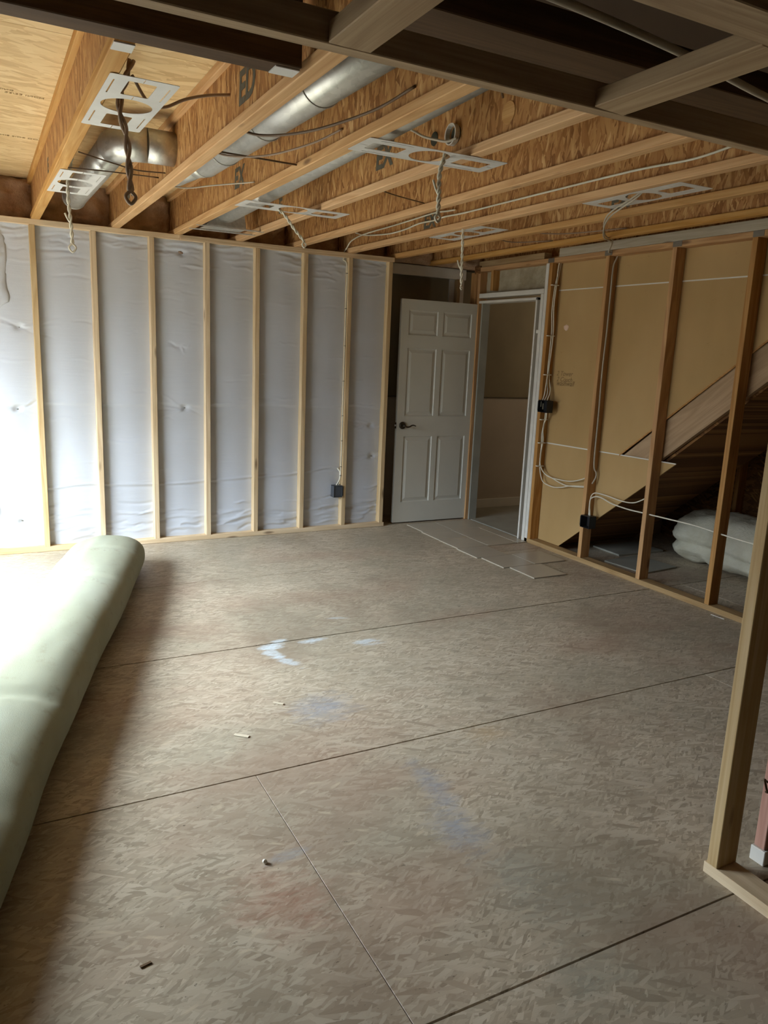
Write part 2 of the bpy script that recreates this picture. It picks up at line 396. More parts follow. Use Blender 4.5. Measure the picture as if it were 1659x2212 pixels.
def sweep(bm, pts, r, n=8, flat=1.0):
    """tube along pts; r number or function of 0..1"""
    pts = [Vector(p) for p in pts]; rings = []
    up = Vector((0, 0, 1)); T0 = (pts[1] - pts[0]).normalized()
    if abs(T0.dot(up)) > 0.9: up = Vector((1, 0, 0))
    N = (up - T0 * up.dot(T0)).normalized()
    for i, p in enumerate(pts):
        T = (pts[min(i + 1, len(pts) - 1)] - pts[max(i - 1, 0)]).normalized()
        N = (N - T * N.dot(T)); N = N.normalized() if N.length > 1e-6 else Vector((0, 1, 0)); B = T.cross(N)
        rr = r(i / (len(pts) - 1)) if callable(r) else r
        rings.append([bm.verts.new(p + (N * math.cos(a) * flat + B * math.sin(a)) * rr) for a in [2 * math.pi * k / n for k in range(n)]])
    for a, b in zip(rings, rings[1:]):
        for k in range(n): bm.faces.new((a[k], a[(k + 1) % n], b[(k + 1) % n], b[k]))
    bm.faces.new(rings[0][::-1]); bm.faces.new(rings[-1])

def tubes(name, paths, r, mat, parent=None, n=8, sm=True, k=6, flat=1.0):
    bm = bmesh.new(); o = Vector(paths[0][0])
    for p in paths: sweep(bm, [q - o for q in catmull(p, k)], r, n, flat)
    me = bpy.data.meshes.new(name); bm.to_mesh(me); bm.free(); smooth(me)
    return add(name, me, mat, parent, o)

def cyl(name, a, b, r, mat, parent=None, n=24, r2=None):
    bm = bmesh.new(); a, b = Vector(a), Vector(b)
    sweep(bm, [Vector((0, 0, 0)), b - a], (lambda t: r + (r2 - r) * t) if r2 is not None else r, n)
    me = bpy.data.meshes.new(name); bm.to_mesh(me); bm.free()
    for p in me.polygons: p.use_smooth = len(p.vertices) == 4
    return add(name, me, mat, parent, a)

def fbm(x, y, z=0.0, o=3):
    return mnoise.fractal(Vector((x, y, z)), 1.0, 2.0, o, noise_basis='PERLIN_ORIGINAL')

# ------------------------------------------------------------------ FLOOR: strand-board sheets 4x8 ft, laid staggered, plus loose tiles
YS = [-7.65, -7.24, -6.02, -4.805, -3.588, -2.362, -1.142, 0.0, 0.5]
floor = empty('floor', (1.5, -3.0, 0), kind='structure')
for i in range(len(YS) - 1):
    xs = [-1.76, 0.455, 2.895, 5.335, 6.6] if i == 3 else ([-1.76, -0.765, 4.115, 6.6] if i in (4, 6) else [-1.76, -0.95, 3.9, 6.6])
    for a, b in zip(xs, xs[1:]):
        g = 0.003; gx = 0.0011 if i == 3 else g
        dz = random.uniform(-0.0006, 0.0006)
        box('floor_sheet', a + gx, b - gx, YS[i] + g, YS[i + 1] - g, -0.018 + dz, 0.0 + dz, M['osb_floor'], floor, 0.001)
box('floor_underlay', -1.77, 6.65, -7.7, 0.55, -0.06, -0.02, M['dark_paint'], floor, 0)
T = 0.3048
tl = [(3.135, -1.88), (3.085, -1.572), (3.392, -1.565), (3.05, -1.266), (3.065, -0.958), (3.375, -0.955), (3.07, -0.65), (3.38, -0.648), (3.09, -0.343), (3.398, -0.342)]
for i, (x, y) in enumerate(tl):
    o = box('floor_tile', x, x + T - 0.004, y + 0.002, y + T - 0.002, 0.001, 0.0095, M['tile'], floor, 0.0012)
    o.rotation_euler.z = random.uniform(-0.008, 0.008)
box('floor_tile', 3.685, 3.785, -0.954, -0.652, 0.001, 0.0095, M['tile'], floor, 0.0012)
for y in (-0.648, -0.342): box('floor_tile', 3.688, 3.80, y, y + T - 0.004, 0.001, 0.0095, M['tile'], floor, 0.0012)
box('threshold', 3.82, 3.85, -0.82, -0.02, 0.001, 0.012, M['grey_paint'], floor, 0.002)
box('hall_floor', 3.86, 6.5, -1.0, 0.45, 0.0006, 0.006, M['grey_paint'], floor, 0)

# ------------------------------------------------------------------ CEILING: I-joists, subfloor above, header, beam
ZB, ZT = 2.385, 2.687
ceiling = empty('ceiling', (1.5, -3.0, ZT), kind='structure')
YE0 = -4.19
for i, (a, b) in enumerate([(-7.65, -6.4), (-6.398, -5.182), (-5.18, -3.962), (-3.96, -2.742), (-2.74, -1.522), (-1.52, -0.302), (-0.30, 0.5)]):
    xs = [-1.76, 1.438, 3.876, 6.6] if i % 2 else [-1.76, 0.219, 2.657, 5.1, 6.6]
    for c, d in zip(xs, xs[1:]):
        box('subfloor_sheet', c + 0.001, d - 0.001, a, b - 0.001, ZT, ZT + 0.018, M['osb_subfloor'], ceiling, 0.001)
FW, FT = 0.058, 0.038
XR = [-1.41, -0.92, -0.43, 0.057, 0.59, 1.037, 1.514, 1.995, 2.478, 2.935, 3.43, 3.99]
def joist(xr, y0, y1):
    j = multi_box('joist', [(xr - FW, xr, y0, y1, ZB, ZB + FT), (xr - FW, xr, y0, y1, ZT - FT, ZT)], M['flange_y'], ceiling, 0.003)
    w = box('joist_web', xr - FW / 2 - 0.005, xr - FW / 2 + 0.005, y0, y1, ZB + FT - 0.004, ZT - FT + 0.004, M['osb_web'], j, 0)
    return j, w
webs = {}
for k, xr in enumerate(XR):
    webs[k] = joist(xr, -3.70 if xr < 0.1 else YE0, 0.30)
# header that carries the left joists, beam that carries the others
hd = box('header_beam', -1.62, 0.513, -3.79, -3.703, ZB, ZT, M['lvl_x'], ceiling, 0.003)
bmn = box('main_beam', 0.60, 4.2, -4.345, -4.195, ZB, ZT, M['lvl_x'], ceiling, 0.003)
box('joist_hanger', 0.0, 0.057, -3.695, -3.63, ZB - 0.004, ZB - 0.0005, M['steel_plate'], ceiling, 0)
box('joist_hanger', 0.437, 0.512, -3.775, -3.71, ZB - 0.004, ZB - 0.0005, M['steel_plate'], ceiling, 0)
box('rim_board', -1.62, 6.5, 0.31, 0.34, ZB, ZT, M['osb_dark'], ceiling, 0)
# glass-wool batt in each joist bay against the rim board
def batt(x0, x1, y, parent):
    nx, nz = 22, 16; V = []; F = []
    for j in range(nz + 1):
        for i in range(nx + 1):
            u, v = i / nx, j / nz
            e = (min(u, 1 - u) * 6); e = min(1, e); f = min(1, min(v, 1 - v) * 6)
            d = 0.05 * math.sqrt(max(0, e * f)) * (1 + 0.8 * fbm(x0 * 3 + u * 3, v * 2.4, x0)) + 0.03 * fbm(u * 7 + x0, v * 6, 3)
            V.append((x0 + (x1 - x0) * u, y - d, ZB + (ZT - ZB) * v))
    for j in range(nz):
        for i in range(nx):
            a = j * (nx + 1) + i; F.append((a, a + 1, a + nx + 2, a + nx + 1))
    n0 = len(V); V += [(x0, y + .04, ZB), (x1, y + .04, ZB), (x1, y + .04, ZT), (x0, y + .04, ZT)]; F.append((n0, n0 + 3, n0 + 2, n0 + 1))
    pydata('insulation_batt', V, F, M['batt'], parent, ((x0 + x1) / 2, y, ZB), True)
xe = [-1.62] + [x for x in XR] + [4.5]
for a, b in zip(xe, xe[1:]):
    batt(a + (-0.024 if a > -1.62 else 0), b - 0.034, 0.265, ceiling)
# light knock-out disc in one web, dark discs painted for the shaded inside of holes
def web_disc(name, x, y, z, r, mat, parent):
    bm = bmesh.new(); bmesh.ops.create_cone(bm, cap_ends=True, segments=28, radius1=r, radius2=r * 0.97, depth=0.003)
    bmesh.ops.rotate(bm, verts=bm.verts, cent=(0, 0, 0), matrix=Matrix.Rotation(-math.pi / 2, 3, 'Y'))
    me = bpy.data.meshes.new(name); bm.to_mesh(me); bm.free(); return add(name, me, mat, parent, (x, y, z))
XW = lambda k: XR[k] - FW / 2 - 0.005
web_disc('knockout', XW(6) - 0.001, -3.482, 2.50, 0.042, M['flange_y'], webs[6][0])
web_disc('knockout', XW(6) - 0.001, -3.11, 2.50, 0.037, M['dark_hole'], webs[6][0])
web_disc('knockout', XW(6) - 0.001, -2.93, 2.52, 0.03, M['dark_hole'], webs[6][0])

def text_mesh(name, body, size, mat, parent, origin, xdir, ydir, shear=0.0, ext=0.0003, off=0.0):
    cu = bpy.data.curves.new('t', 'FONT'); cu.body = body; cu.size = size; cu.extrude = ext; cu.shear = shear; cu.offset = off; cu.resolution_u = 3
    o = bpy.data.objects.new('t', cu); COL.objects.link(o)
    dg = bpy.context.evaluated_depsgraph_get(); me = bpy.data.meshes.new_from_object(o.evaluated_get(dg))
    bpy.data.objects.remove(o); bpy.data.curves.remove(cu)
    X, Y = Vector(xdir), Vector(ydir); Z = X.cross(Y)
    for v in me.vertices: v.co = X * v.co.x + Y * v.co.y + Z * v.co.z
    me.name = name; me.materials.clear()
    return add(name, me, mat, parent, origin)
# smudged ink stamps on the webs (as far as they can be read)
for k, y, z, s, t in [(5, -1.47, 2.475, 0.15, 'EX'), (4, -3.02, 2.475, 0.16, 'ED'), (4, -0.52, 2.50, 0.16, 'EX'), (3, -1.2, 2.47, 0.11, 'E'), (6, -2.35, 2.49, 0.15, 'EX'), (8, -1.2, 2.44, 0.13, 'EX'), (6, -0.9, 2.47, 0.13, 'E'), (9, -2.55, 2.44, 0.12, 'EX')]:
    text_mesh('ink_stamp', t, s, M['stamp_ink'], webs[k][0], (XW(k) - 0.0012, y, z), (0, -1, 0), (0, 0, 1), 0.1, 0.0003, 0.005)
text_mesh('ink_stamp', 'EXPOSURE 1   23/32 INCH', 0.034, M['subfloor_ink'], ceiling, (-0.42, -1.86, ZT - 0.001), (1, 0, 0), (0, 1, 0))
text_mesh('ink_stamp', 'SIZED FOR SPACING', 0.028, M['subfloor_ink'], ceiling, (-0.42, -1.90, ZT - 0.001), (1, 0, 0), (0, 1, 0))
text_mesh('ink_stamp', '1. THIS SIDE DOWN', 0.036, M['subfloor_ink'], ceiling, (-0.26, -1.0, ZT - 0.001), (1, 0, 0), (0, 1, 0))

# ------------------------------------------------------------------ WALL BACK: stud wall in front of poly-faced insulation, foundation beyond
wb_ = empty('wall_back', (1.4, 0.05, 0), kind='structure')
studx = [-1.60, -1.22, -0.81, -0.405, 0.0, 0.402, 0.812, 1.228, 1.632, 2.045, 2.448, 2.832]
for x in studx:
    o = box('stud', x - 0.019, x + 0.019, 0.0, 0.089, 0.038, 2.347, M['spruce_z'], wb_)
    o.rotation_euler.y = random.uniform(-0.0015, 0.0015)
box('bottom_plate', -1.62, 0.52, 0.0, 0.089, 0.0, 0.038, M['spruce_x'], wb_)
box('bottom_plate', 0.523, 2.865, 0.0, 0.089, 0.0, 0.038, M['spruce_x'], wb_)
box('top_plate', -1.62, 1.02, 0.0, 0.089, 2.347, 2.385, M['spruce_x'], wb_)
box('top_plate', 1.022, 2.865, 0.0, 0.089, 2.347, 2.385, M['spruce_x'], wb_)
# poly sheet
def poly_sheet():
    x0, x1, z0, z1 = -1.61, 2.84, 0.02, 2.37
    nx, nz = 640, 300
    X, Z = np.meshgrid(np.linspace(x0, x1, nx + 1), np.linspace(z0, z1, nz + 1))
    rs = np.random.RandomState(3)
    D = np.zeros_like(X)
    for a, b in zip(studx, studx[1:]):      # the batts bulge softly between studs
        m = (X >= a) & (X < b); u = (X - a) / (b - a)
        D += np.where(m, 0.020 * np.sin(np.pi * u) ** 0.8, 0)
    def fold(px, pz, qx, qz, amp, w, taper=1.0):
        nonlocal D
        dx, dz = qx - px, qz - pz; L = math.hypot(dx, dz)
        t = ((X - px) * dx + (Z - pz) * dz) / L / L
        d = ((X - px) * -dz + (Z - pz) * dx) / L + 0.006 * np.sin(t * 7 + px * 9)
        env = np.clip(t, 0, 1); env = np.where((t > 0) & (t < 1), np.sin(np.pi * env) ** 0.5, 0)
        D += amp * env * np.exp(-(d / w) ** 2)
    for a, b in zip(studx, studx[1:]):
        for _ in range(9):                  # strain folds at head and foot of every bay
            z = 2.34 - abs(rs.randn()) * 0.07; c = rs.uniform(a, b - 0.12)
            fold(c, z, c + rs.uniform(0.12, 0.34), z + rs.uniform(-0.03, 0.03), rs.choice([-1, 1]) * rs.uniform(0.004, 0.008), rs.uniform(0.005, 0.012))
        for _ in range(9):
            z = 0.06 + abs(rs.randn()) * 0.12; c = rs.uniform(a, b - 0.12)
            fold(c, z, c + rs.uniform(0.15, 0.38), z + rs.uniform(-0.02, 0.05), rs.choice([-1, 1]) * rs.uniform(0.005, 0.009), rs.uniform(0.006, 0.013))
        for _ in range(13):
            z = rs.uniform(0.3, 2.2); c = rs.uniform(a, b - 0.1)
            fold(c, z, c + rs.uniform(0.08, 0.34), z + rs.uniform(-0.02, 0.02), rs.choice([-1, 1]) * rs.uniform(0.0012, 0.004), rs.uniform(0.004, 0.009))
    # staple points with radiating strain folds
    for (px, pz, s) in [(-0.113, 1.646, 1), (-0.149, 1.069, 1.2), (-0.16, 0.231, 1.5), (1.04, 2.261, 1), (1.055, 1.08, 1), (2.74, 0.65, 1.2), (2.72, 0.93, .9), (2.79, 0.17, .8), (1.02, 1.55, .4)]:
        D -= 0.014 * s * np.exp(-(((X - px) / 0.03) ** 2 + ((Z - pz) / 0.022) ** 2))
        for _ in range(9):
            a = rs.choice([0, math.pi]) + rs.randn() * 0.35; L = rs.uniform(0.1, 0.3) * s
            fold(px, pz, px + L * math.cos(a), pz + L * math.sin(a), rs.choice([-1, 1]) * 0.0035, 0.006)
    # lapped seam at mid-height and the cable that runs behind the sheet
    D += 0.006 * (1 / (1 + np.exp(-(Z - 1.10 - 0.004 * np.sin(X * 8)) / 0.003)))
    cz = np.interp(X, [-2.7, -0.6, -0.3, -0.233, -0.17, -0.11, 0.0, 0.1, 0.213, 0.32, 0.42, 0.6, 0.8, 1.1, 1.65, 1.95, 2.15, 2.248, 2.33, 2.40, 2.42], [0.47, 0.48, 0.50, 0.513, 0.512, 0.49, 0.475, 0.478, 0.494, 0.497, 0.49, 0.48, 0.473, 0.478, 0.502, 0.51, 0.535, 0.554, 0.56, 0.553, 0.552])
    D += np.where(X < 2.42, 0.008 * np.exp(-((Z - cz) / 0.007) ** 2) - 0.004 * np.exp(-((Z - cz + 0.018) / 0.012) ** 2), 0)
    D -= 0.05 * np.exp(-(((X + 0.32) / 0.06) ** 2 + ((Z - 0.30) / 0.06) ** 2))
    Y = 0.070 - D
    V = np.stack([X, Y, Z], -1).reshape(-1, 3)
    idx = np.arange((nx + 1) * (nz + 1)).reshape(nz + 1, nx + 1)
    Fq = np.stack([idx[:-1, :-1], idx[:-1, 1:], idx[1:, 1:], idx[1:, :-1]], -1).reshape(-1, 4)
    me = bpy.data.meshes.new('vapour_sheet'); me.from_pydata(V.tolist(), [], Fq.tolist()); me.update(); smooth(me)
    add('vapour_sheet', me, M['poly'], wb_, (0, 0, 0)).location = -Vector(wb_.location)
poly_sheet()
box('insulation_core', -1.62, 2.86, 0.145, 0.24, 0.0, 2.38, M['tan_paint'], wb_, 0)
# gathered flap of sheet at the left edge
def flap():
    V = []; F = []; nx, nz = 14, 40
    for j in range(nz + 1):
        z = 1.775 + 0.56 * j / nz
        edge = -0.170 + 0.005 * math.sin(j * 0.30) + 0.008 * fbm(j * 0.12, 1.0) - (0.03 if j > 34 else 0) * (j - 34) / 6 - (0.02 * (3 - j) if j < 3 else 0)
        for i in range(nx + 1):
            u = i / nx; x = -0.385 + (edge + 0.385) * u
            V.append((x, 0.048 - 0.022 * math.sin(math.pi * min(1, u * 1.02)) ** 0.5 - 0.006 * abs(math.sin(j * 0.16)) - 0.008 * fbm(u * 4, j * 0.3), z))
    for j in range(nz):
        for i in range(nx):
            a = j * (nx + 1) + i; F.append((a, a + 1, a + nx + 2, a + nx + 1))
    o = pydata('gathered_flap', V, F, M['poly'], wb_, (-0.27, 0.04, 2.0), True)
    m = o.modifiers.new('solid', 'SOLIDIFY'); m.thickness = 0.004
flap()
# small tear and staple marks
tubes('tear', [[(1.015, 0.064, 2.268), (1.035, 0.058, 2.262), (1.06, 0.062, 2.257)]], lambda t: 0.002 + 0.009 * math.sin(math.pi * t), M['grey_cable'], wb_, 6)
for (x, z) in [(-0.113, 1.646), (-0.149, 1.066), (-0.16, 0.235), (2.742, 0.65), (1.055, 1.08)]:
    box('staple', x - 0.006, x + 0.006, 0.062, 0.068, z - 0.003, z + 0.003, M['stamp_ink'], wb_, 0)
# foundation wall beyond, hall side, board and drywall over the alcove
box('foundation_wall', -1.62, 6.5, 0.45, 0.52, 0.0, 1.165, M['hall_low'], wb_, 0)
box('foundation_ledge', -1.62, 6.5, 0.44, 0.52, 1.165, 1.172, M['dark_paint'], wb_, 0)
box('upper_wall', -1.62, 6.5, 0.46, 0.52, 1.172, 2.385, M['hall_paint'], wb_, 0)
box('rim_closure', -1.76, 6.6, 0.35, 0.52, 2.385, 2.72, M['dark_paint'], wb_, 0)
box('alcove_header', 2.90, 3.80, 0.29, 0.328, 2.286, 2.380, M['white_paint'], wb_)
box('alcove_side', 3.64, 3.80, 0.32, 0.34, 0.0, 2.285, M['white_paint'], wb_, 0)
box('stud', 3.80, 3.838, 0.11, 0.20, 0.0, 2.347, M['fir_z'], wb_)
box('stud', 3.69, 3.728, 0.27, 0.318, 0.0, 2.286, M['pine_z'], wb_)
box('baseboard', 4.0, 6.4, 0.432, 0.448, 0.006, 0.10, M['white_paint'], wb_)

# ------------------------------------------------------------------ WALL RIGHT: open studs backed by gypsum board, stair behind
wr_ = empty('wall_right', (3.83, -3.0, 0), kind='structure')
XF, XBk = 3.79, 3.879
sy = [-0.986, -1.629, -2.255, -2.866, -3.49, -4.10, -4.71, -5.32, -5.93, -6.54, -7.15]
for y in sy:
    box('stud', XF, XBk, y, y + 0.038, 0.038, 2.347, M['fir_z'], wr_)
box('bottom_plate', XF, XBk, -7.6, -0.86, 0.0, 0.038, M['pine_y'], wr_)
box('top_plate', XF, XBk, -7.6, 0.10, 2.347, 2.385, M['fir_y'], wr_)
box('nailer', XF - 0.002, XBk, -7.6, -1.06, 2.386, 2.450, M['painted_board'], wr_)
box('nailer', XF + 0.01, XBk, -0.86, 0.08, 2.386, 2.44, M['pine_y'], wr_)
box('stud', XF, XBk, 0.035, 0.073, 0.0, 2.347, M['fir_z'], wr_)
box('blocking', XF - 0.004, XF + 0.03, 0.04, 0.13, 2.33, 2.40, M['osb_dark'], wr_)
for y in (-0.95, -1.60, -2.24, -2.85): box('nail_plate', XF - 0.0025, XF - 0.0005, y - 0.055, y + 0.02, 2.349, 2.384, M['nail_plate'], wr_, 0)
# cripples and film over the door head
box('stud', XF, XBk, -0.17, -0.132, 2.17, 2.347, M['fir_z'], wr_)
pydata('head_film', [(3.868 - 0.012 * math.sin(math.pi * i / 20) - 0.006 * fbm(i * .4, j * .5), -0.86 + i * 0.9 / 20, 2.15 + j * 0.2 / 8) for j in range(9) for i in range(21)],
       [(j * 21 + i, j * 21 + i + 1, j * 21 + i + 22, j * 21 + i + 21) for j in range(8) for i in range(20)], M['white_film'], wr_, (3.868, -0.4, 2.25), True)
# gypsum boards (brown paper backs), cut along the stair
XG = 3.8805
s_lo = lambda y: 0.033 + 0.768 * (-1.252 - y)
s_top = lambda y: 0.893 + 0.765 * (-1.845 - y)
yA = -0.945
g1 = prism('gypsum_board', [(yA, 0.010), (-1.222, 0.010), (-2.383, s_lo(-2.383)), (-2.383, 0.902), (yA, 0.876)], 'x', XG, XG + 0.0127, M['gypsum'], wr_)
yT = -1.845 - (2.13 - 0.893) / 0.765
g2 = prism('gypsum_board', [(yA, 0.884), (-1.845, 0.899), (yT, 2.132), (yA, 2.132)], 'x', XG, XG + 0.0127, M['gypsum'], wr_)
yU = -1.845 - (2.385 - 0.893) / 0.765
g3 = prism('gypsum_board', [(yA, 2.140), (yT, 2.136), (yU, 2.385), (yA, 2.385)], 'x', XG, XG + 0.0127, M['gypsum'], wr_)
# light joint edges of the boards
prism('board_edge', [(yA, 0.876), (-2.383, 0.899), (-2.383, 0.9065), (-1.845, 0.899), (yA, 0.886)], 'x', XG - 0.0008, XG + 0.004, M['white_plastic'], wr_)
prism('board_edge', [(yA, 2.132), (yT, 2.1295), (yT, 2.1385), (yA, 2.141)], 'x', XG - 0.0008, XG + 0.004, M['white_plastic'], wr_)
prism('board_edge', [(-1.845, 0.899), (yU, 2.392), (yU, 2.378), (-1.845, 0.886)], 'x', XG - 0.003, XG + 0.003, M['fir_y'], wr_)
# crumb of plaster on the board and pencilled note
bm = bmesh.new(); bmesh.ops.create_icosphere(bm, subdivisions=2, radius=1)
for v in bm.verts: v.co = Vector((v.co.x * 0.006, v.co.y * (0.030 + 0.008 * v.co.z), v.co.z * 0.026)) * (1 + 0.2 * fbm(v.co.x * 2, v.co.y * 2, v.co.z * 2))
me = bpy.data.meshes.new('plaster'); bm.to_mesh(me); bm.free()
add('plaster_spot', me, mat_plain('pink_plaster', srgb(226, 196, 172), 0.8), wr_, (XG, -1.113, 1.838))
for t, y, z, s in [('2 Tower', -1.045, 1.452, 0.055), ('2 Couch', -1.05, 1.405, 0.055), ('washwall', -1.05, 1.372, 0.06)]:
    text_mesh('pencil_note', t, s, M['pencil'], wr_, (XG - 0.001, y, z), (0, -1, 0), (0, 0, 1), 0.3, 0.0002)

# staircase seen from below through the studs
st = empty('staircase', (4.4, -2.8, 0), 'wooden stair seen from behind the right stud wall, its stringer rising to the right', 'staircase')
lo = lambda y: 0.946 + 0.785 * (-2.282 - y); hi = lambda y: 1.227 + 0.785 * (-2.282 - y)
for x in (3.8945, 4.86):
    prism('stringer', [(-1.12, 0.04), (-1.12, 0.30), (-3.75, hi(-3.75)), (-3.75, lo(-3.75))], 'x', x, x + 0.038, M['stringer'], st)
    # bottom edge of the stringer starts on the floor
n = 13
for i in range(n):
    y = -1.20 - i * 0.245; z = 0.19 + i * 0.192
    if z < 2.1:
        box('tread', 3.935, 4.858, y - 0.26, y, z + 0.16, z + 0.19, M['pine_x'], st)
        box('riser', 3.935, 4.858, y - 0.012, y, z - 0.002, z + 0.159, M['lvl_x'], st, 0)
prism('stair_underside', [(-1.16, 0.02), (-1.16, 0.045), (-3.75, lo(-3.75) + 0.02), (-3.75, lo(-3.75) - 0.005)], 'x', 3.935, 4.858, M['osb_dark'], st)  # dark board added over the lit steps, standing for the shade under the stair
# closet shell under and behind the stair
box('closet_back', 5.3, 5.34, -7.6, -1.0, 0.0, 2.38, M['osb_dark'], wr_, 0)
for y in (-1.9, -2.31, -2.72, -3.13, -3.54): box('closet_stud', 5.21, 5.299, y, y + 0.038, 0.0, 2.38, M['fir_z'], wr_)
box('closet_end', 3.9, 5.3, -1.06, -1.02, 0.0, 2.38, M['hall_low'], wr_, 0)
box('hall_end_wall', 6.45, 6.5, -1.02, 0.45, 0.0, 2.385, M['hall_low'], wr_, 0)
box('hall_side_wall', 5.34, 6.45, -1.06, -1.02, 0.0, 2.385, M['hall_low'], wr_, 0)
box('closet_far_board', 3.9, 5.3, -7.65, -7.6, 0, 2.385, M['osb_dark'], wr_, 0)

# ------------------------------------------------------------------ DOOR: six-panel leaf standing open along the back wall
d1 = empty('door_1', (3.80, 0.02, 0), kind='structure')
DX0, DX1, DY, DZ0, DZ1 = 2.985, 3.803, 0.052, 0.012, 2.055
# leaf with recessed fields: a grid of front-face cells, recessed where a panel sits
pans = [(3.07, 3.352, 1.745, 1.962), (3.43, 3.728, 1.745, 1.962), (3.058, 3.365, 1.015, 1.628), (3.425, 3.742, 1.015, 1.628), (3.058, 3.365, 0.205, 0.826), (3.425, 3.742, 0.205, 0.826)]
cols = [(3.062, 3.368), (3.424, 3.736)]
rows = [(0.205, 0.826), (1.013, 1.628), (1.745, 1.962)]
def door_leaf():
    bm = bmesh.new(); y = DY
    xs = [DX0, cols[0][0], cols[0][1], cols[1][0], cols[1][1], DX1]; zs = [DZ0] + [z for r in rows for z in r] + [DZ1]
    def q(a, b, c, d): bm.faces.new([bm.verts.new(v) for v in (a, b, c, d)])
    for i in range(5):
        for j in range(7):
            x0, x1, z0, z1 = xs[i], xs[i + 1], zs[j], zs[j + 1]
            if i in (1, 3) and j in (1, 3, 5):
                loops = [(0, 0), (0.006, 0.0085), (0.016, 0.0095), (0.040, 0.002)]
                for (a, da), (b, db) in zip(loops, loops[1:]):
                    A = [(x0 + a, y + da, z0 + a), (x1 - a, y + da, z0 + a), (x1 - a, y + da, z1 - a), (x0 + a, y + da, z1 - a)]
                    B = [(x0 + b, y + db, z0 + b), (x1 - b, y + db, z0 + b), (x1 - b, y + db, z1 - b), (x0 + b, y + db, z1 - b)]
                    for k in range(4): q(A[k], A[(k + 1) % 4], B[(k + 1) % 4], B[k])
            else: q((x0, y, z0), (x1, y, z0), (x1, y, z1), (x0, y, z1))
    b = y + 0.035
    q((DX0, b, DZ0), (DX0, b, DZ1), (DX1, b, DZ1), (DX1, b, DZ0)); q((DX0, y, DZ0), (DX0, y, DZ1), (DX0, b, DZ1), (DX0, b, DZ0))
    q((DX1, y, DZ0), (DX1, b, DZ0), (DX1, b, DZ1), (DX1, y, DZ1)); q((DX0, y, DZ1), (DX1, y, DZ1), (DX1, b, DZ1), (DX0, b, DZ1)); q((DX0, y, DZ0), (DX0, b, DZ0), (DX1, b, DZ0), (DX1, y, DZ0))
    bmesh.ops.remove_doubles(bm, verts=bm.verts, dist=0.0002)
    o = Vector((3.4, DY, 1.0))
    for v in bm.verts: v.co -= o
    me = bpy.data.meshes.new('door_leaf'); bm.to_mesh(me); bm.free(); return add('door_leaf', me, M['door_paint'], d1, o)
leaf = door_leaf()
for c in cols:
    for r in rows:
        a = 0.040
        box('raised_panel', c[0] + a, c[1] - a, DY + 0.0005, DY + 0.01, r[0] + a, r[1] - a, M['door_paint'], leaf, 0.0008)
# rosette + lever
hx, hz = 3.044, 0.928
bm = bmesh.new()
sweep(bm, [Vector((0, 0, 0)), Vector((0, -0.004, 0)), Vector((0, -0.012, 0)), Vector((0, -0.014, 0))], lambda t: 0.034 if t < 0.5 else (0.031 if t < 0.9 else 0.018), 28)
sweep(bm, [Vector((0, -0.012, 0)), Vector((0, -0.035, 0)), Vector((0, -0.056, 0))], 0.011, 14)
sweep(bm, catmull([(0, -0.05, 0), (0.02, -0.054, -0.010), (0.045, -0.055, -0.008), (0.07, -0.054, 0.004), (0.09, -0.052, 0.006), (0.115, -0.05, -0.002)], 5), lambda t: 0.0085 * (1 - 0.45 * t), 10)
me = bpy.data.meshes.new('door_handle'); bm.to_mesh(me); bm.free(); smooth(me)
add('door_handle', me, M['bronze'], leaf, (hx, DY - 0.0005, hz))
box('latch_plate', DX0 - 0.002, DX0 + 0.001, DY + 0.006, DY + 0.03, 0.90, 0.955, M['bronze'], leaf, 0)
box('latch_bolt', DX0 - 0.011, DX0 - 0.001, DY + 0.012, DY + 0.024, 0.92, 0.935, M['steel_plate'], leaf, 0.001)
for z in (1.86, 1.08, 0.29):
    cyl('hinge', (3.812, DY - 0.004, z - 0.045), (3.812, DY - 0.004, z + 0.045), 0.0065, M['bronze'], d1, 12)
# jamb
box('jamb', 3.785, 3.90, -0.832, -0.812, 0.0, 2.085, M['white_paint'], d1)
box('jamb', 3.815, 3.90, 0.005, 0.025, 0.0, 2.085, M['grey_paint'], d1)
box('jamb_head', 3.785, 3.90, -0.832, 0.025, 2.062, 2.084, M['white_paint'], d1)
box('door_stop', 3.835, 3.85, -0.811, -0.80, 0.0, 2.061, M['white_paint'], d1)
box('trimmer', XF - 0.002, 3.879, -0.906, -0.868, 0.0, 2.108, M['white_paint'], d1)
box('trimmer', XF, 3.879, -0.945, -0.908, 0.0, 2.347, M['white_paint'], d1)
box('door_header', XF - 0.002, 3.879, -0.905, 0.033, 2.11, 2.15, M['white_paint'], d1)
box('shim', 3.795, 3.87, -0.866, -0.834, 1.79, 1.82, M['white_plastic'], d1)

# ------------------------------------------------------------------ WALL LEFT (outside the frame) with the glass door, WALL REAR
wl = empty('wall_left', (WX, -3.5, 0), kind='structure')
for nm, a in {'wall_section': (-7.65, WY0 - 0.03, 0, 2.69), 'wall_section ': (WY1 + 0.03, 0.5, 0, 2.69)}.items():
    box('wall_section', WX - 0.16, WX, a[0], a[1], a[2], a[3], M['dark_paint'], wl, 0)
box('wall_section', WX - 0.16, WX, WY0 - 0.03, WY1 + 0.03, WZ1, 2.69, M['dark_paint'], wl, 0)
box('sill', WX - 0.16, WX, WY0 - 0.03, WY1 + 0.03, -0.02, WZ0, M['white_paint'], wl, 0)
w1 = empty('window_1', (WX - 0.1, (WY0 + WY1) / 2, 0.05), kind='structure')
for y in (WY0 - 0.03, WY1 - 0.02): box('window_frame', WX - 0.14, WX - 0.06, y, y + 0.05, WZ0, WZ1, M['white_paint'], w1)
yc = (WY0 + WY1) / 2
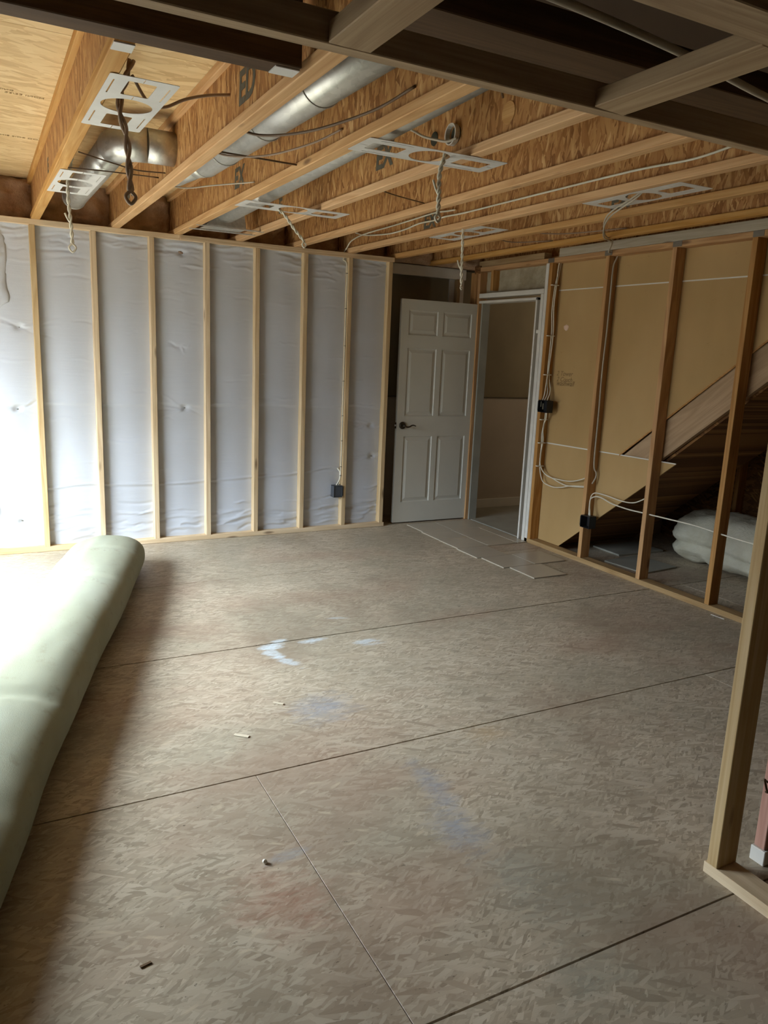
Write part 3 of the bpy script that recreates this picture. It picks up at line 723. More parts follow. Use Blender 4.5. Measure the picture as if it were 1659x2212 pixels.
box('window_mullion', WX - 0.12, WX - 0.07, yc - 0.035, yc + 0.035, WZ0, WZ1, M['white_paint'], w1)
wre = empty('wall_rear', (2, -7.65, 0), kind='structure')
box('wall_section', -1.78, 6.6, -7.72, -7.655, 0, 2.69, M['dark_paint'], wre, 0)
box('wall_section', 6.5, 6.6, -7.65, 0.52, -0.02, 2.69, M['dark_paint'], wre, 0)
box('roof_deck', -1.8, 6.7, -7.8, 0.6, 2.715, 2.76, M['dark_paint'], ceiling, 0)

hl = bpy.data.lights.new('hall_lamp', 'POINT'); hl.energy = 8; hl.color = (1.0, 0.9, 0.74); hl.shadow_soft_size = 0.06  # unseen fill light added to brighten the hall behind the door
hlo = bpy.data.objects.new('hall_lamp', hl); COL.objects.link(hlo); hlo.location = (5.6, -0.4, 2.2)
# ------------------------------------------------------------------ near partition on the right
wp = empty('wall_partition', (1.62, -5.5, 0), kind='structure')
PX0, PX1 = 1.577, 1.668
box('bottom_plate', PX0, PX1, -7.6, -4.690, 0.0, 0.038, M['spruce_y'], wp)
box('stud', PX0, PX1, -4.738, -4.700, 0.038, 2.347, M['spruce_z'], wp)
for y in (-5.35, -5.96, -6.57, -7.18): box('stud', PX0, PX1, y, y + 0.038, 0.038, 2.347, M['spruce_z'], wp)
box('top_plate', PX0, PX1, -7.6, -4.690, 2.347, 2.385, M['spruce_y'], wp)
box('stud', 1.782, 1.872, -4.752, -4.714, 0.052, 2.347, M['pink_stud'], wp)
box('top_plate', 1.70, 1.95, -4.765, -4.70, 2.347, 2.385, M['spruce_x'], wp)
box('packing_block', 1.776, 1.88, -4.760, -4.708, 0.0, 0.051, M['white_paint'], wp)

# ------------------------------------------------------------------ soffit ladder frame hanging below the joists
sf = empty('soffit_frame', (0.9, -4.85, 2.14), 'ladder frame of flat and on-edge boards hung below the joists, nearest the camera', 'soffit frame')
ZS = 2.14
box('chord', -1.61, 3.78, -4.642, -4.605, ZS, ZS + 0.058, M['pine_x'], sf)
box('chord', -1.61, 3.78, -5.16, -5.071, ZS + 0.001, ZS + 0.039, M['pine_x'], sf)
for x0 in (-0.42, 0.234, 0.888, 1.75, 2.4, 3.05):
    o = box('cross_piece', x0, x0 + 0.089, -5.07, -4.643, ZS, ZS + 0.038, M['pine_y'], sf)
    if abs(x0 - 0.888) < 0.01: o.rotation_euler = (0.0, 0.05, 0.0)
for x0 in (-1.0, 2.7, 3.6):
    box('hanger_post', x0, x0 + 0.038, -4.604, -4.515, ZS, 2.417, M['pine_z'], sf)
for x0 in (-1.0, 2.7, 3.6):
    box('hanger_post', x0, x0 + 0.038, -5.16, -5.071, ZS + 0.04, 2.417, M['pine_z'], sf)

# ------------------------------------------------------------------ carpet padding roll
def roll():
    # right-hand floor edge of the roll
    ys = [-0.52, -1.135, -1.727, -2.30, -2.66, -2.99, -3.23, -3.47, -3.66, -3.97, -4.3, -4.8]
    xs = [0.64, 0.462, 0.287, 0.100, -0.012, -0.112, -0.188, -0.255, -0.300, -0.388, -0.49, -0.66]
    W_ = [0.50, 0.51, 0.51, 0.51, 0.51, 0.52, 0.54, 0.56, 0.58, 0.58, 0.58, 0.56]
    H_ = [0.25, 0.265, 0.27, 0.275, 0.27, 0.265, 0.262, 0.255, 0.24, 0.22, 0.21, 0.20]
    L = 150; n = 72; V = []; F = []
    Y = np.linspace(-0.52, -4.62, L)
    fx = lambda y: float(np.interp(-y, [-q for q in ys], xs)); fw = lambda y: float(np.interp(-y, [-q for q in ys], W_)); fh = lambda y: float(np.interp(-y, [-q for q in ys], H_))
    def sm(f, y): return (f(y - 0.12) + f(y) * 2 + f(y + 0.12)) / 4
    dirx, diry = 0.95, -0.29
    for i, y in enumerate(Y):
        y = float(y); w = sm(fw, y) / 2; h = sm(fh, y)
        e = min(1.0, i / 9.0); e = math.sqrt(1 - (1 - e) ** 2) * 0.42 + 0.58 if i < 9 else 1.0
        dent = 0.024 * math.exp(-((y + 3.07) / 0.03) ** 2) + 0.010 * math.exp(-((y + 1.63) / 0.035) ** 2) + 0.006 * math.exp(-((y + 1.0) / 0.03) ** 2) + 0.010 * math.exp(-((y + 3.72) / 0.04) ** 2)
        xc = sm(fx, y) - w
        for k in range(n):
            a = 2 * math.pi * k / n; ca, sa = math.cos(a), math.sin(a)
            p = 2.45
            rr = (abs(ca) ** p + abs(sa) ** p) ** (-1 / p)
            u = ca * rr * w * (e if i < 9 else 1); z = h / 2 + sa * rr * h / 2 * e
            nz = 0.004 * fbm(u * 3, y * 1.6, z * 3) + 0.0012 * fbm(u * 16, y * 8, z * 16)
            u += nz * ca; z += nz * sa * 1.4 - dent * max(0, sa)
            # loose lap of the sheet along the top
            if sa > 0: z += 0.010 * (1 / (1 + math.exp(-(u + 0.09) / 0.010)) - 0.5)
            V.append((xc + u * dirx, y + u * diry, max(z, 0.0015)))
    for i in range(L - 1):
        for k in range(n): F.append((i * n + k, (i + 1) * n + k, (i + 1) * n + (k + 1) % n, i * n + (k + 1) % n))
    F.append(tuple(range(n))); F.append(tuple(range((L - 1) * n, L * n))[::-1])
    me = bpy.data.meshes.new('padding_roll'); me.from_pydata([(a + 0.1, b + 2.6, c) for a, b, c in V], [], F); me.update(); smooth(me)
    bm = bmesh.new(); bm.from_mesh(me); bmesh.ops.recalc_face_normals(bm, faces=bm.faces[:]); bm.to_mesh(me); bm.free()
    return tag(add('padding_roll', me, M['pad'], None, (-0.1, -2.6, 0)), 'long flattened roll of pale cream carpet padding lying on the floor at the left', 'roll')
roll()

# ------------------------------------------------------------------ white insulation bundle and board under the stair
def bundle():
    L, n = 60, 48; V = []; F = []
    for i in range(L):
        t = i / (L - 1); y = -1.73 - t * 1.75
        e = math.sqrt(1 - (1 - min(1, i / 6)) ** 2) if i < 6 else 1.0
        for k in range(n):
            a = 2 * math.pi * k / n; ca, sa = math.cos(a), math.sin(a); p = 2.6
            rr = (abs(ca) ** p + abs(sa) ** p) ** (-1 / p)
            w = 0.26; h = 0.40 + 0.05 * math.sin(t * 3)
            x = 4.85 + ca * rr * w * (0.45 + 0.55 * e); z = h / 2 + sa * rr * h / 2 * (0.55 + 0.45 * e)
            if ca < 0:
                x += 0.055 * math.exp(-((z - 0.15 - 0.02 * math.sin(t * 9)) / 0.022) ** 2) * -ca + 0.018 * math.exp(-((z - 0.29 + 0.12 * t) / 0.02) ** 2)
            d = 0.022 * fbm(y * 5, z * 7, ca * 2)
            V.append((x - d * (1 if ca < 0 else -1), y + 0.02 * fbm(z * 9, a), max(0.002, z + d * sa)))
    for i in range(L - 1):
        for k in range(n): F.append((i * n + k, (i + 1) * n + k, (i + 1) * n + (k + 1) % n, i * n + (k + 1) % n))
    F.append(tuple(range(n))[::-1]); F.append(tuple(range((L - 1) * n, L * n)))
    o = pydata('insulation_bundle', V, F, M['quilt'], None, (4.85, -2.6, 0), True)
    bm = bmesh.new(); bm.from_mesh(o.data); bmesh.ops.recalc_face_normals(bm, faces=bm.faces[:]); bm.to_mesh(o.data); bm.free()
    tag(o, 'folded white insulation bundle on the floor under the stair', 'insulation')
bundle()
for i, (x0, x1, y0, y1, rz, lab) in enumerate([(4.02, 4.42, -2.05, -1.66, 0.1, 'pale board offcut lying on the closet floor behind the second open stud'),
                                             (4.25, 4.75, -1.60, -1.28, -0.03, 'grey board offcut on the closet floor, farther back under the low end of the stair')]):
    o = box('board_offcut', x0, x1, y0, y1, 0.001, 0.012 + 0.004 * i, M['grey_paint'], None, 0.002); o.rotation_euler.z = rz
    tag(o, lab, 'board')

# ------------------------------------------------------------------ DUCTS
def ring_strap(y, xc, zc, r, parent):
    pts = [(xc + (r + 0.002) * math.sin(a), y, zc - (r + 0.002) * math.cos(a)) for a in np.linspace(-2.6, 2.6, 30)]
    return tubes('duct_joint', [pts], 0.0028, M['galv'], parent, 6, True, 1)
# middle duct, between the third and fourth visible joists
xc, zc, r = 0.762, 2.505, 0.078
du = empty('round_duct', (xc, -2.6, zc), 'shiny galvanised round duct between joists, the brightest, running to the dark soffit', 'duct')
cyl('duct_pipe', (xc + 0.02, -4.18, zc), (xc - 0.045, -1.92, zc), r, M['galv'], du, 40)
for y in (-3.35, -2.80, -2.25): ring_strap(y, xc - 0.0288 * (y + 3.49) , zc, r, du)
cyl('duct_reducer', (xc - 0.045, -1.925, zc), (xc - 0.06, -1.80, zc), r * 1.02, M['galv'], du, 40, r * 0.82)
cyl('duct_pipe', (xc - 0.06, -1.81, zc), (xc - 0.09, -1.45, zc + 0.01), r * 0.8, M['galv'], du, 40)
# right duct with register boot
xc2, zc2 = 1.20, 2.50
du2 = empty('round_duct', (xc2, -2.0, zc2), 'grey round duct half hidden behind a joist, ending in a register boot', 'duct')
cyl('duct_pipe', (xc2 - 0.098, -4.18, zc2), (xc2 + 0.02, -0.50, zc2 - 0.005), 0.076, M['galv'], du2, 40)
cyl('duct_sleeve', (xc2 - 0.014, -1.55, zc2), (xc2 - 0.005, -1.28, zc2 - 0.002), 0.0785, M['galv'], du2, 40)
V = [(1.07, -0.56, 2.39), (1.36, -0.56, 2.39), (1.36, -0.40, 2.39), (1.07, -0.40, 2.39), (1.17, -0.58, 2.50), (1.34, -0.58, 2.50), (1.34, -0.42, 2.58), (1.17, -0.42, 2.58)]
pydata('register_boot', V, [(0, 3, 2, 1), (0, 1, 5, 4), (1, 2, 6, 5), (2, 3, 7, 6), (3, 0, 4, 7), (4, 5, 6, 7)], M['galv'], du2, (1.2, -0.5, 2.45))
box('boot_flange', 1.00, 1.48, -0.60, -0.575, 2.382, 2.388, M['galv'], du2, 0); box('boot_flange', 1.00, 1.48, -0.40, -0.375, 2.382, 2.388, M['galv'], du2, 0)
# left duct with elbow through the second joist
du3 = empty('round_duct', (0.35, -1.0, 2.54), 'galvanised duct with a shiny elbow in the leftmost joist bay', 'duct')
cyl('duct_pipe', (0.285, -1.78, 2.535), (0.265, -0.20, 2.53), 0.076, M['galv'], du3, 40)
bm = bmesh.new()
sweep(bm, [Vector((0.285 + 0.14 - 0.14 * math.cos(a), -1.78 - 0.14 * math.sin(a), 2.535)) - Vector((0.3, -1.85, 2.535)) for a in np.linspace(0, math.pi / 2, 5)], 0.081, 40)
me = bpy.data.meshes.new('duct_elbow'); bm.to_mesh(me); bm.free(); smooth(me); add('duct_elbow', me, M['galv'], du3, (0.3, -1.85, 2.535))
cyl('duct_pipe', (0.42, -1.92, 2.535), (0.555, -1.92, 2.535), 0.080, M['galv'], du3, 40)
cyl('duct_cap', (0.265, -0.20, 2.53), (0.265, -0.17, 2.53), 0.079, M['galv'], du3, 40)

tag(multi_box('duct_trunk', [(-1.58, 4.1, -6.1, -4.42, 2.425, 2.675)] + [(x, x + 0.03, -6.11, -4.41, 2.418, 2.682) for x in (-0.9, 2.9)], M['duct_wrap'], None, 0.01), 'wide dark wrapped duct trunk above the ladder frame', 'duct')  # dark mass added so the void above the ladder frame reads near black
# ------------------------------------------------------------------ LIGHT MOUNTING PLATES
def plate_mesh():
    cu = bpy.data.curves.new('p', 'CURVE'); cu.dimensions = '2D'; cu.fill_mode = 'BOTH'; cu.extrude = 0.0007
    def poly(pts):
        s = cu.splines.new('POLY'); s.points.add(len(pts) - 1); s.use_cyclic_u = True
        for q, p in zip(s.points, pts): q.co = (p[0], p[1], 0, 1)
    def rr(cx, cy, hw, hh, r, n=4):
        out = []
        for (sx, sy, a0) in [(1, 1, 0), (-1, 1, 90), (-1, -1, 180), (1, -1, 270)]:
            for k in range(n + 1):
                a = math.radians(a0 + 90 * k / n); out.append((cx + sx * (hw - r) + r * math.cos(a), cy + sy * (hh - r) + r * math.sin(a)))
        return out
    poly(rr(0, 0, 0.107, 0.325, 0.010))
    poly([(0.086 * math.cos(a), 0.086 * math.sin(a)) for a in np.linspace(0, 2 * math.pi, 40, endpoint=False)])
    for s in (-1, 1):
        poly(rr(0, s * 0.205, 0.045, 0.075, 0.008))
        for q in (-1, 1): poly(rr(q * 0.087, s * 0.195, 0.0025, 0.075, 0.0024, 3))
        poly(rr(0, s * 0.303, 0.0015, 0.018, 0.0014, 2)); poly(rr(0, s * 0.108, 0.0015, 0.018, 0.0014, 2))
    o = bpy.data.objects.new('p', cu); COL.objects.link(o)
    me = bpy.data.meshes.new_from_object(o.evaluated_get(bpy.context.evaluated_depsgraph_get()))
    bpy.data.objects.remove(o); bpy.data.curves.remove(cu); me.name = 'mounting_plate'; me.materials.clear(); me.materials.append(M['steel_plate']); return me
PM = plate_mesh()
ZP = ZB - 0.0025
plates = [((0.130, -3.10), 0.02, 'white mounting plate on the leftmost joist nearest the camera, brown cable through it'),
          ((0.125, -1.53), 0.02, 'small-looking white mounting plate left above the wrapped wall, with a looped white cable below it'),
          ((1.322, -1.592), math.pi / 2 + 0.02, 'white mounting plate in line with the register boot, thin and edge-on'),
          ((1.325, -3.158), math.pi / 2 + 0.0, 'white mounting plate in the middle of the ceiling below the duct and round hole'),
          ((2.580, -1.55), 0.0, 'small white mounting plate above the white door, twisted white cable hanging through it'),
          ((2.566, -3.135), 0.0, 'white mounting plate at the right of the ceiling near the open stud wall')]
for (x, y), a, lab in plates:
    o = add('mounting_plate', PM, None, None, (x, y, ZP)); o.rotation_euler.z = a
    tag(o, lab, 'mounting plate', 'mounting plates for ceiling lights')

def twisted(name, path, r, mat, lab, turns=6, amp=None, loop=0.05, tails=True):
    P = catmull(path, 12); amp = amp or r * 1.05
    # length parameter
    d = [0]
    for a, b in zip(P, P[1:]): d.append(d[-1] + (b - a).length)
    Lt = d[-1]; paths = []
    for s in (0, math.pi):
        q = []
        for p, dd in zip(P, d):
            t = dd / Lt; T = (P[min(len(P) - 1, P.index(p) + 1)] - P[max(0, P.index(p) - 1)]).normalized()
            U = Vector((1, 0, 0)); U = (U - T * U.dot(T)).normalized(); B = T.cross(U)
            a = s + turns * 2 * math.pi * t; q.append(p + (U * math.cos(a) + B * math.sin(a)) * amp)
        paths.append(q)
    e = P[-1]
    bm = bmesh.new(); o0 = P[0]
    lp = [paths[0][-1], e + Vector((-loop * 0.35, 0, -loop * 0.5)), e + Vector((0, 0, -loop)), e + Vector((loop * 0.35, 0, -loop * 0.5)), paths[1][-1]]
    full = paths[0] + catmull(lp, 6)[1:-1] + paths[1][::-1]
    sweep(bm, [p - o0 for p in full], r, 8)
    if tails:
        b0 = paths[0][int(len(P) * 0.72)]
        sweep(bm, [q - o0 for q in catmull([b0, b0 + Vector((-0.02, 0, 0.03)), b0 + Vector((-0.035, -0.004, 0.06))], 4)], r * 0.9, 8)
    me = bpy.data.meshes.new(name); bm.to_mesh(me); bm.free(); smooth(me)
    return tag(add(name, me, mat, None, o0), lab, 'cable')
twisted('hanging_cable', [(0.16, -3.05, 2.55), (0.115, -3.05, 2.40), (0.135, -3.05, 2.30), (0.142, -3.05, 2.2), (0.145, -3.05, 2.12)], 0.0068, M['grey_cable'], 'brown shaded cable hanging in a loop from the plate nearest the camera', 3, tails=False)
twisted('hanging_cable', [(0.12, -1.47, 2.52), (0.095, -1.47, 2.38), (0.098, -1.47, 2.26), (0.104, -1.47, 2.17), (0.106, -1.47, 2.09)], 0.0052, M['white_cable'], 'white cable with a loop hanging in front of the wrapped wall at the left', 5)
twisted('hanging_cable', [(1.13, -1.53, 2.412), (1.20, -1.53, 2.402), (1.28, -1.53, 2.368), (1.35, -1.53, 2.29), (1.42, -1.53, 2.22)], 0.0048, M['white_cable'], 'white twisted cable slanting down from the edge-on plate by the register boot', 5, loop=0.035, tails=False)
twisted('hanging_cable', [(1.384, -3.19, 2.395), (1.376, -3.19, 2.37), (1.36, -3.19, 2.31), (1.362, -3.19, 2.22), (1.362, -3.19, 2.16)], 0.0052, M['white_cable'], 'grey-white twisted cable hanging from the middle plate', 4, loop=0.035)
twisted('hanging_cable', [(2.50, -1.68, 2.50), (2.466, -1.68, 2.38), (2.468, -1.68, 2.26), (2.472, -1.68, 2.12), (2.478, -1.68, 2.03)], 0.0055, M['white_cable'], 'long white twisted cable hanging straight above the white door', 6, loop=0.02)
tag(tubes('hanging_cable', [[(2.52, -3.2, 2.55), (2.49, -3.21, 2.40), (2.70, -2.75, 2.36), (3.2, -2.2, 2.37), (3.55, -1.9, 2.40), (3.70, -1.72, 2.37), (3.775, -1.66, 2.375)],
                          [(2.54, -3.18, 2.55), (2.51, -3.19, 2.395), (2.72, -2.74, 2.35), (3.2, -2.19, 2.36), (3.55, -1.89, 2.39), (3.70, -1.71, 2.36), (3.775, -1.65, 2.365)]], 0.0045, M['pipe_grey']),
    'pair of thin cables stretched from the right plate down to the stud wall', 'cable')

# ------------------------------------------------------------------ cables in the joists
def cable(paths, r, mat, lab, name='cable', flat=1.0): return tag(tubes(name, paths, r, M[mat], None, 8, True, 8, flat), lab, 'cable')
cable([[(2.405, 0.05, 2.392), (2.41, 0.0, 2.43), (2.412, -0.079, 2.472), (2.415, -0.307, 2.498), (2.425, -0.725, 2.508), (2.425, -1.007, 2.513), (2.425, -1.364, 2.521), (2.425, -1.52, 2.512), (2.425, -1.63, 2.506)]], 0.0055, 'white_cable', 'short white cable on a joist web, dropping to the wall top plate')
cable([[(2.425, -0.122, 2.53), (2.425, -0.308, 2.491), (2.425, -0.69, 2.459), (2.425, -0.958, 2.46), (2.425, -1.169, 2.477), (2.425, -1.369, 2.473), (2.425, -1.51, 2.479), (2.425, -1.732, 2.473), (2.425, -2.129, 2.473), (2.425, -2.536, 2.473), (2.425, -3.197, 2.471), (2.425, -3.539, 2.458), (2.425, -3.75, 2.471)]], 0.0055, 'white_cable', 'long white cable running along a joist web to the soffit frame')
cable([[(0.56, -2.90, 2.545), (0.471, -2.90, 2.527), (0.382, -2.90, 2.497), (0.30, -2.90, 2.455), (0.22, -3.0, 2.44), (0.16, -3.05, 2.50)]], 0.006, 'grey_cable', 'grey cable from the second joist to the plate nearest the camera')
cable([[(0.10, -1.95, 2.452), (0.29, -1.81, 2.45), (0.40, -1.76, 2.445), (0.55, -1.74, 2.455)], [(0.09, -1.55, 2.452), (0.274, -1.602, 2.45), (0.54, -1.614, 2.452)]], 0.0035, 'dark_cable', 'thin brown support wires crossing the leftmost bay under the duct elbow', 'support_wire')
cable([[(0.592, -2.552, 2.412), (0.80, -2.545, 2.412), (0.978, -2.538, 2.412)]], 0.0042, 'dark_cable', 'straight dark rod spanning the bay under the bright duct', 'support_rod')
cable([[(0.60, -2.78, 2.50), (0.63, -2.84, 2.44), (0.70, -2.93, 2.412), (0.82, -3.13, 2.408), (0.94, -3.4, 2.435), (1.0, -3.6, 2.475)]], 0.0055, 'dark_cable', 'dark cable looped under the bright duct close to the soffit frame')
cable([[(0.59, -2.38, 2.50), (0.62, -2.43, 2.44), (0.69, -2.50, 2.414), (0.81, -2.64, 2.41), (0.93, -2.85, 2.435), (1.0, -3.0, 2.47)]], 0.0045, 'grey_cable', 'thin grey cable looped under the middle of the bright duct')
cable([[(0.62, -1.25, 2.50), (0.74, -1.33, 2.47), (0.86, -1.55, 2.465), (1.0, -1.85, 2.452)]], 0.004, 'pipe_grey', 'pale wire crossing the bay over the ink stamp')
cable([[(1.30, -2.62, 2.62), (1.40, -2.80, 2.58), (1.44, -2.90, 2.53), (1.45, -3.0, 2.497), (1.455, -3.08, 2.475), (1.46, -3.15, 2.475)]], 0.0055, 'pipe_grey', 'grey cable drooping across the web towards the white ringed hole')
cable([[(1.47, -3.45, 2.56), (1.40, -3.52, 2.60), (1.34, -3.6, 2.63)]], 0.005, 'dark_cable', 'short dark cable end behind the joist beside the round knock-out')
cable([[(1.55, -2.2, 2.44), (1.72, -2.12, 2.435), (1.95, -2.05, 2.43)]], 0.0032, 'dark_cable', 'thin wire between joists right of the edge-on plate', 'support_wire')
cable([[(2.97, -1.6, 2.43), (3.2, -1.8, 2.42), (3.38, -2.2, 2.43)], [(3.0, -1.3, 2.42), (3.2, -1.25, 2.42), (3.40, -1.45, 2.43)]], 0.004, 'grey_cable', 'thin cables in the last bay before the open stud wall')
# white ring standing for the bright lit edge of a web hole
bm = bmesh.new(); L_ = 0.022; ro, ri = 0.044, 0.038
prof = [(0, ro), (-L_, ro), (-L_, ri), (0, ri)]; nn = 32; vs = []
for k in range(nn):
    a = 2 * math.pi * k / nn; vs.append([bm.verts.new((x, math.cos(a) * rr, math.sin(a) * rr)) for x, rr in prof])
for k in range(nn):
    A, B = vs[k], vs[(k + 1) % nn]
    for j in range(4): bm.faces.new((A[j], A[(j + 1) % 4], B[(j + 1) % 4], B[j]))
bmesh.ops.recalc_face_normals(bm, faces=bm.faces[:]); me = bpy.data.meshes.new('pipe_sleeve'); bm.to_mesh(me); bm.free()
tag(add('pipe_sleeve', me, M['white_plastic'], None, (XW(6) - 0.003, -3.10, 2.50)), 'short white plastic sleeve ring set in a round hole of the joist web', 'pipe')
# pale pipe crossing above the soffit ladder
cable([[(-0.6, -4.72, 2.33), (0.3, -4.715, 2.31), (0.719, -4.704, 2.30), (1.148, -4.646, 2.30), (1.566, -4.56, 2.30), (2.4, -4.40, 2.31), (3.4, -4.46, 2.33)]], 0.0095, 'pipe_grey', 'pale thin pipe crossing above the ladder frame in the dark', 'water_pipe')

# ------------------------------------------------------------------ electrical boxes and cables on the walls
def outlet_box(x, y, z, w, d, h, axis, mat, lab, open_mat=None, cat='electrical box'):
    """open-fronted moulded box; axis = outward direction of its mouth"""
    t = 0.003; e = empty('outlet_box', (x, y, z), lab, cat)
    if axis == '-y':
        multi_box('box_shell', [(x, x + w, y + d - t, y + d, z, z + h), (x, x + t, y, y + d, z, z + h), (x + w - t, x + w, y, y + d, z, z + h), (x, x + w, y, y + d, z, z + t), (x, x + w, y, y + d, z + h - t, z + h)], mat, e, 0.0006)
        box('mounting_ear', x + w, x + w + 0.012, y + 0.006, y + 0.010, z + 0.01, z + h - 0.01, mat, e, 0.0005)
    else:
        multi_box('box_shell', [(x + d - t, x + d, y, y + w, z, z + h), (x, x + d, y, y + t, z, z + h), (x, x + d, y + w - t, y + w, z, z + h), (x, x + d, y, y + w, z, z + t), (x, x + d, y, y + w, z + h - t, z + h)], mat, e, 0.0006)
        box('mounting_ear', x + 0.006, x + 0.010, y + w, y + w + 0.012, z + 0.01, z + h - 0.01, mat, e, 0.0005)
    return e
e = outlet_box(2.345, -0.012, 0.298, 0.083, 0.075, 0.105, '-y', M['blue_plastic'], 'dark grey outlet box on the last but one stud of the wrapped wall')
box('device_ring', 2.350, 2.423, -0.006, 0.0, 0.303, 0.398, M['blue_plastic'], e, 0.001)
tag(tubes('wall_cable', [[(2.415, 0.05, 2.355), (2.40, 0.05, 2.33), (2.425, 0.028, 2.28), (2.422, 0.02, 2.0), (2.421, 0.02, 1.5), (2.422, 0.02, 1.0), (2.421, 0.02, 0.55), (2.412, 0.02, 0.46), (2.385, 0.03, 0.40)],
                       [(2.40, 0.05, 0.552), (2.415, 0.028, 0.52), (2.413, 0.022, 0.47), (2.405, 0.03, 0.40)]], 0.005, M['white_cable'], None, 8),
    'white cable stapled down the stud to the dark grey outlet box', 'cable')
for k, z in enumerate([2.24, 1.98, 1.68, 1.36, 1.05, 0.80, 0.57, 0.49]):
    pass
cs = empty('cable_staple_row', (2.42, 0.015, 0.49), 'row of small dark cable staples on the stud above the grey outlet box', 'staples')
for z in (2.22, 1.93, 1.62, 1.32, 1.02, 0.80, 0.57, 0.49): box('cable_staple', 2.410, 2.430, 0.0125, 0.0185, z - 0.002, z + 0.002, M['stamp_ink'], cs, 0)

e = outlet_box(3.755, -1.105, 1.145, 0.115, 0.065, 0.10, '-x', M['black_plastic'], 'black double switch box beside the door frame with white cables above and below')
multi_box('switch_wires', [(3.757, 3.762, -1.06, -1.045, 1.17, 1.22), (3.757, 3.762, -1.03, -1.02, 1.19, 1.235)], M['stamp_ink'], e, 0.001)
YC = -1.0
tag(tubes('wall_cable', [[(3.87, -0.999, 2.43), (3.865, -0.999, 2.35), (3.855, -0.999, 2.26), (3.84, -0.998, 2.17), (3.828, -0.998, 2.05), (3.836, -0.998, 1.9), (3.846, -0.998, 1.75), (3.84, -0.998, 1.65), (3.834, -0.998, 1.52), (3.845, -1.0, 1.42), (3.84, -1.03, 1.32), (3.80, -1.05, 1.245)],
                       [(3.85, -1.01, 2.42), (3.848, -0.999, 2.35), (3.842, -0.999, 2.26), (3.826, -0.998, 2.18), (3.815, -0.998, 2.05), (3.815, -0.998, 1.95), (3.828, -0.998, 1.8), (3.826, -0.998, 1.65), (3.822, -0.998, 1.5), (3.828, -1.0, 1.39), (3.82, -1.02, 1.30), (3.79, -1.03, 1.245)],
                       [(3.845, -1.02, 2.43), (3.838, -1.003, 2.3), (3.832, -1.006, 2.17), (3.824, -1.006, 2.0), (3.84, -1.006, 1.8), (3.833, -1.006, 1.6), (3.815, -1.006, 1.42), (3.80, -1.01, 1.3), (3.785, -1.01, 1.245)]], 0.0048, M['white_cable']),
    'bundle of white cables running down the stud beside the door to the black switch box', 'cable')
tag(tubes('wall_cable', [[(3.80, -1.05, 1.146), (3.835, -1.01, 1.10), (3.835, -0.998, 1.04), (3.824, -0.998, 0.95), (3.832, -0.998, 0.88), (3.826, -0.998, 0.77), (3.826, -0.998, 0.70), (3.832, -1.03, 0.645), (3.832, -1.11, 0.611), (3.835, -1.245, 0.606), (3.835, -1.368, 0.613), (3.835, -1.466, 0.636), (3.835, -1.58, 0.68)],
                       [(3.79, -1.07, 1.146), (3.83, -1.02, 1.09), (3.826, -0.999, 1.03), (3.816, -0.998, 0.95), (3.822, -0.998, 0.86), (3.82, -0.998, 0.77), (3.822, -0.998, 0.68), (3.832, -1.02, 0.585), (3.832, -1.068, 0.546), (3.835, -1.179, 0.533), (3.835, -1.284, 0.548), (3.835, -1.393, 0.579), (3.835, -1.59, 0.608)],
                       [(3.81, -1.03, 1.146), (3.828, -1.005, 1.08), (3.818, -1.005, 1.0), (3.83, -1.005, 0.9), (3.815, -1.005, 0.8), (3.82, -1.005, 0.70), (3.83, -1.055, 0.631), (3.83, -1.16, 0.606), (3.83, -1.269, 0.582), (3.83, -1.373, 0.575), (3.83, -1.59, 0.600)]], 0.0045, M['white_cable']),
    'white cables leaving the black switch box downward and sweeping over to the next stud', 'cable')
ct = empty('cable_clip_row', (3.80, -1.0, 0.68), 'row of white cable clips holding the bundle to the stud beside the door', 'clips')
for z in (2.173, 1.77, 1.453, 1.08, 0.883, 0.685): box('cable_clip', 3.786, 3.853, -1.014, -0.9865, z - 0.004, z + 0.004, M['white_cable'], ct, 0.001)
tag(tubes('wall_cable', [[(3.86, -1.66, 2.38), (3.84, -1.645, 2.32), (3.825, -1.64, 2.26), (3.825, -1.64, 2.06), (3.825, -1.64, 1.79), (3.818, -1.64, 1.515), (3.825, -1.64, 1.164), (3.828, -1.64, 0.803), (3.85, -1.65, 0.729), (3.85, -1.65, 0.69), (3.828, -1.64, 0.638)]], 0.006, M['pipe_grey']),
    'single grey-white cable stapled down the second open stud', 'cable')
e = outlet_box(3.748, -1.735, 0.30, 0.10, 0.07, 0.095, '-x', M['black_plastic'], 'black outlet box low on the second open stud in front of the stair')
tag(tubes('wall_cable', [[(3.79, -1.692, 0.395), (3.815, -1.655, 0.468), (3.82, -1.648, 0.519), (3.82, -1.661, 0.556), (3.82, -1.696, 0.576), (3.82, -1.751, 0.579), (3.82, -1.842, 0.576), (3.82, -1.948, 0.567), (3.82, -2.034, 0.567), (3.82, -2.099, 0.577), (3.82, -2.145, 0.596), (3.82, -2.214, 0.635)]], 0.0045, M['white_cable']),
    'white cable arching from the low black box up to the third open stud', 'cable')
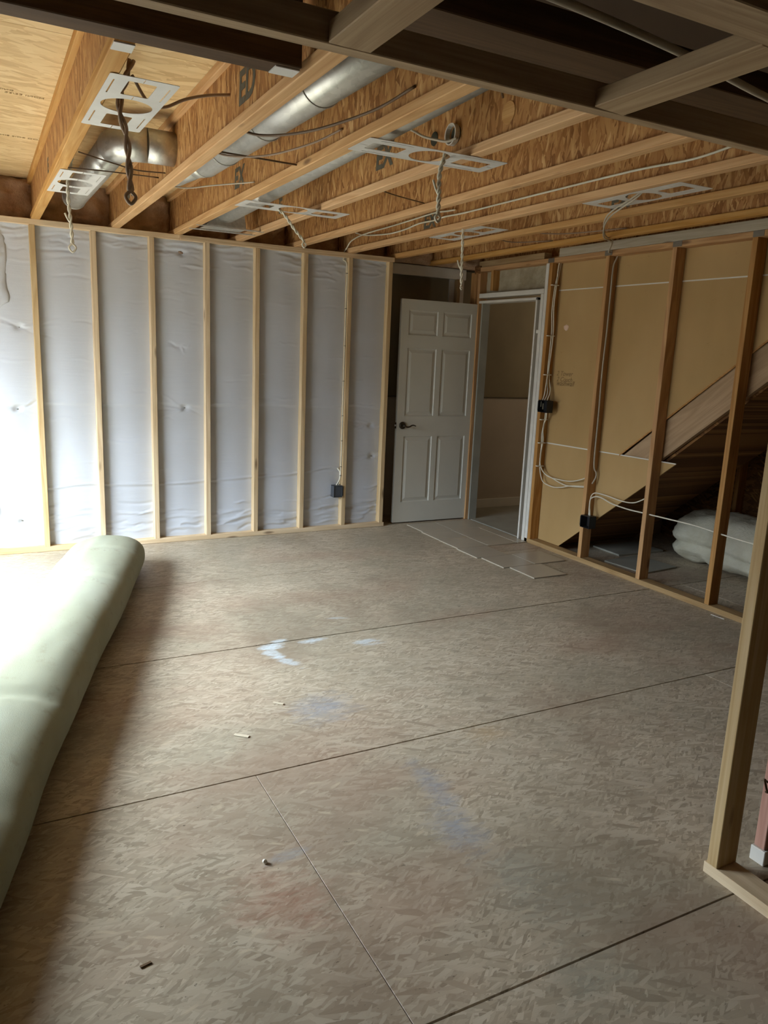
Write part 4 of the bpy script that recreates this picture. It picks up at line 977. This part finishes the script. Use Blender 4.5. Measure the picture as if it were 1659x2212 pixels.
tag(tubes('wall_cable', [[(3.79, -1.68, 0.395), (3.815, -1.65, 0.499), (3.82, -1.66, 0.529), (3.82, -1.709, 0.55), (3.82, -1.773, 0.55), (3.82, -1.866, 0.529), (3.82, -1.955, 0.521), (3.82, -2.066, 0.517), (3.82, -2.185, 0.52), (3.82, -2.262, 0.521), (3.82, -2.442, 0.525), (3.82, -2.642, 0.528), (3.82, -2.8, 0.521), (3.82, -2.873, 0.517), (3.82, -3.092, 0.511), (3.82, -3.6, 0.51)]], 0.005, M['white_cable']),
    'long white cable passing through the open studs in front of the white bundle', 'cable')
tag(tubes('loose_wire', [[(1.672, -4.80, 0.32), (1.70, -4.77, 0.335), (1.74, -4.755, 0.31), (1.80, -4.78, 0.28), (1.9, -4.82, 0.25)], [(1.672, -4.80, 0.32), (1.70, -4.78, 0.30), (1.75, -4.77, 0.275), (1.82, -4.80, 0.245), (1.9, -4.84, 0.22)]], 0.0035, M['dark_cable']),
    'loose dark wire loop behind the near stud at the right edge', 'wire')

# ------------------------------------------------------------------ small litter on the floor
def chip(x, y, l, w, a, mat, lab, cat='wood chip', h=0.003):
    o = box('wood_chip', x - l / 2, x + l / 2, y - w / 2, y + w / 2, 0.001, 0.001 + h, M[mat], None, 0.0006); o.rotation_euler.z = a; return tag(o, lab, cat)
chip(3.745, -2.98, 0.008, 0.10, 0.05, 'white_plastic', 'thin white strip lying on the floor by the fourth open stud')
bm = bmesh.new(); bmesh.ops.create_icosphere(bm, subdivisions=2, radius=0.008)
for v in bm.verts: v.co *= 1 + 0.3 * fbm(v.co.x * 90, v.co.y * 90, v.co.z * 90)
me = bpy.data.meshes.new('crumb'); bm.to_mesh(me); bm.free(); tag(add('plaster_crumb', me, M['white_plastic'], None, (0.322, -4.083, 0.007)), 'small pale crumb on the floor beside the grey smear', 'crumb')
chip(0.735, -3.06, 0.05, 0.014, -0.75, 'chip_wood', 'pale wood sliver on the floor right of the bluish smear')
chip(0.495, -3.28, 0.065, 0.018, -0.7, 'chip_wood', 'larger pale wood sliver on the floor left of the bluish smear')
chip(-0.087, -4.339, 0.03, 0.008, 0.2, 'dark_cable', 'dark wood splinter on the dim floor near the end of the padding roll')
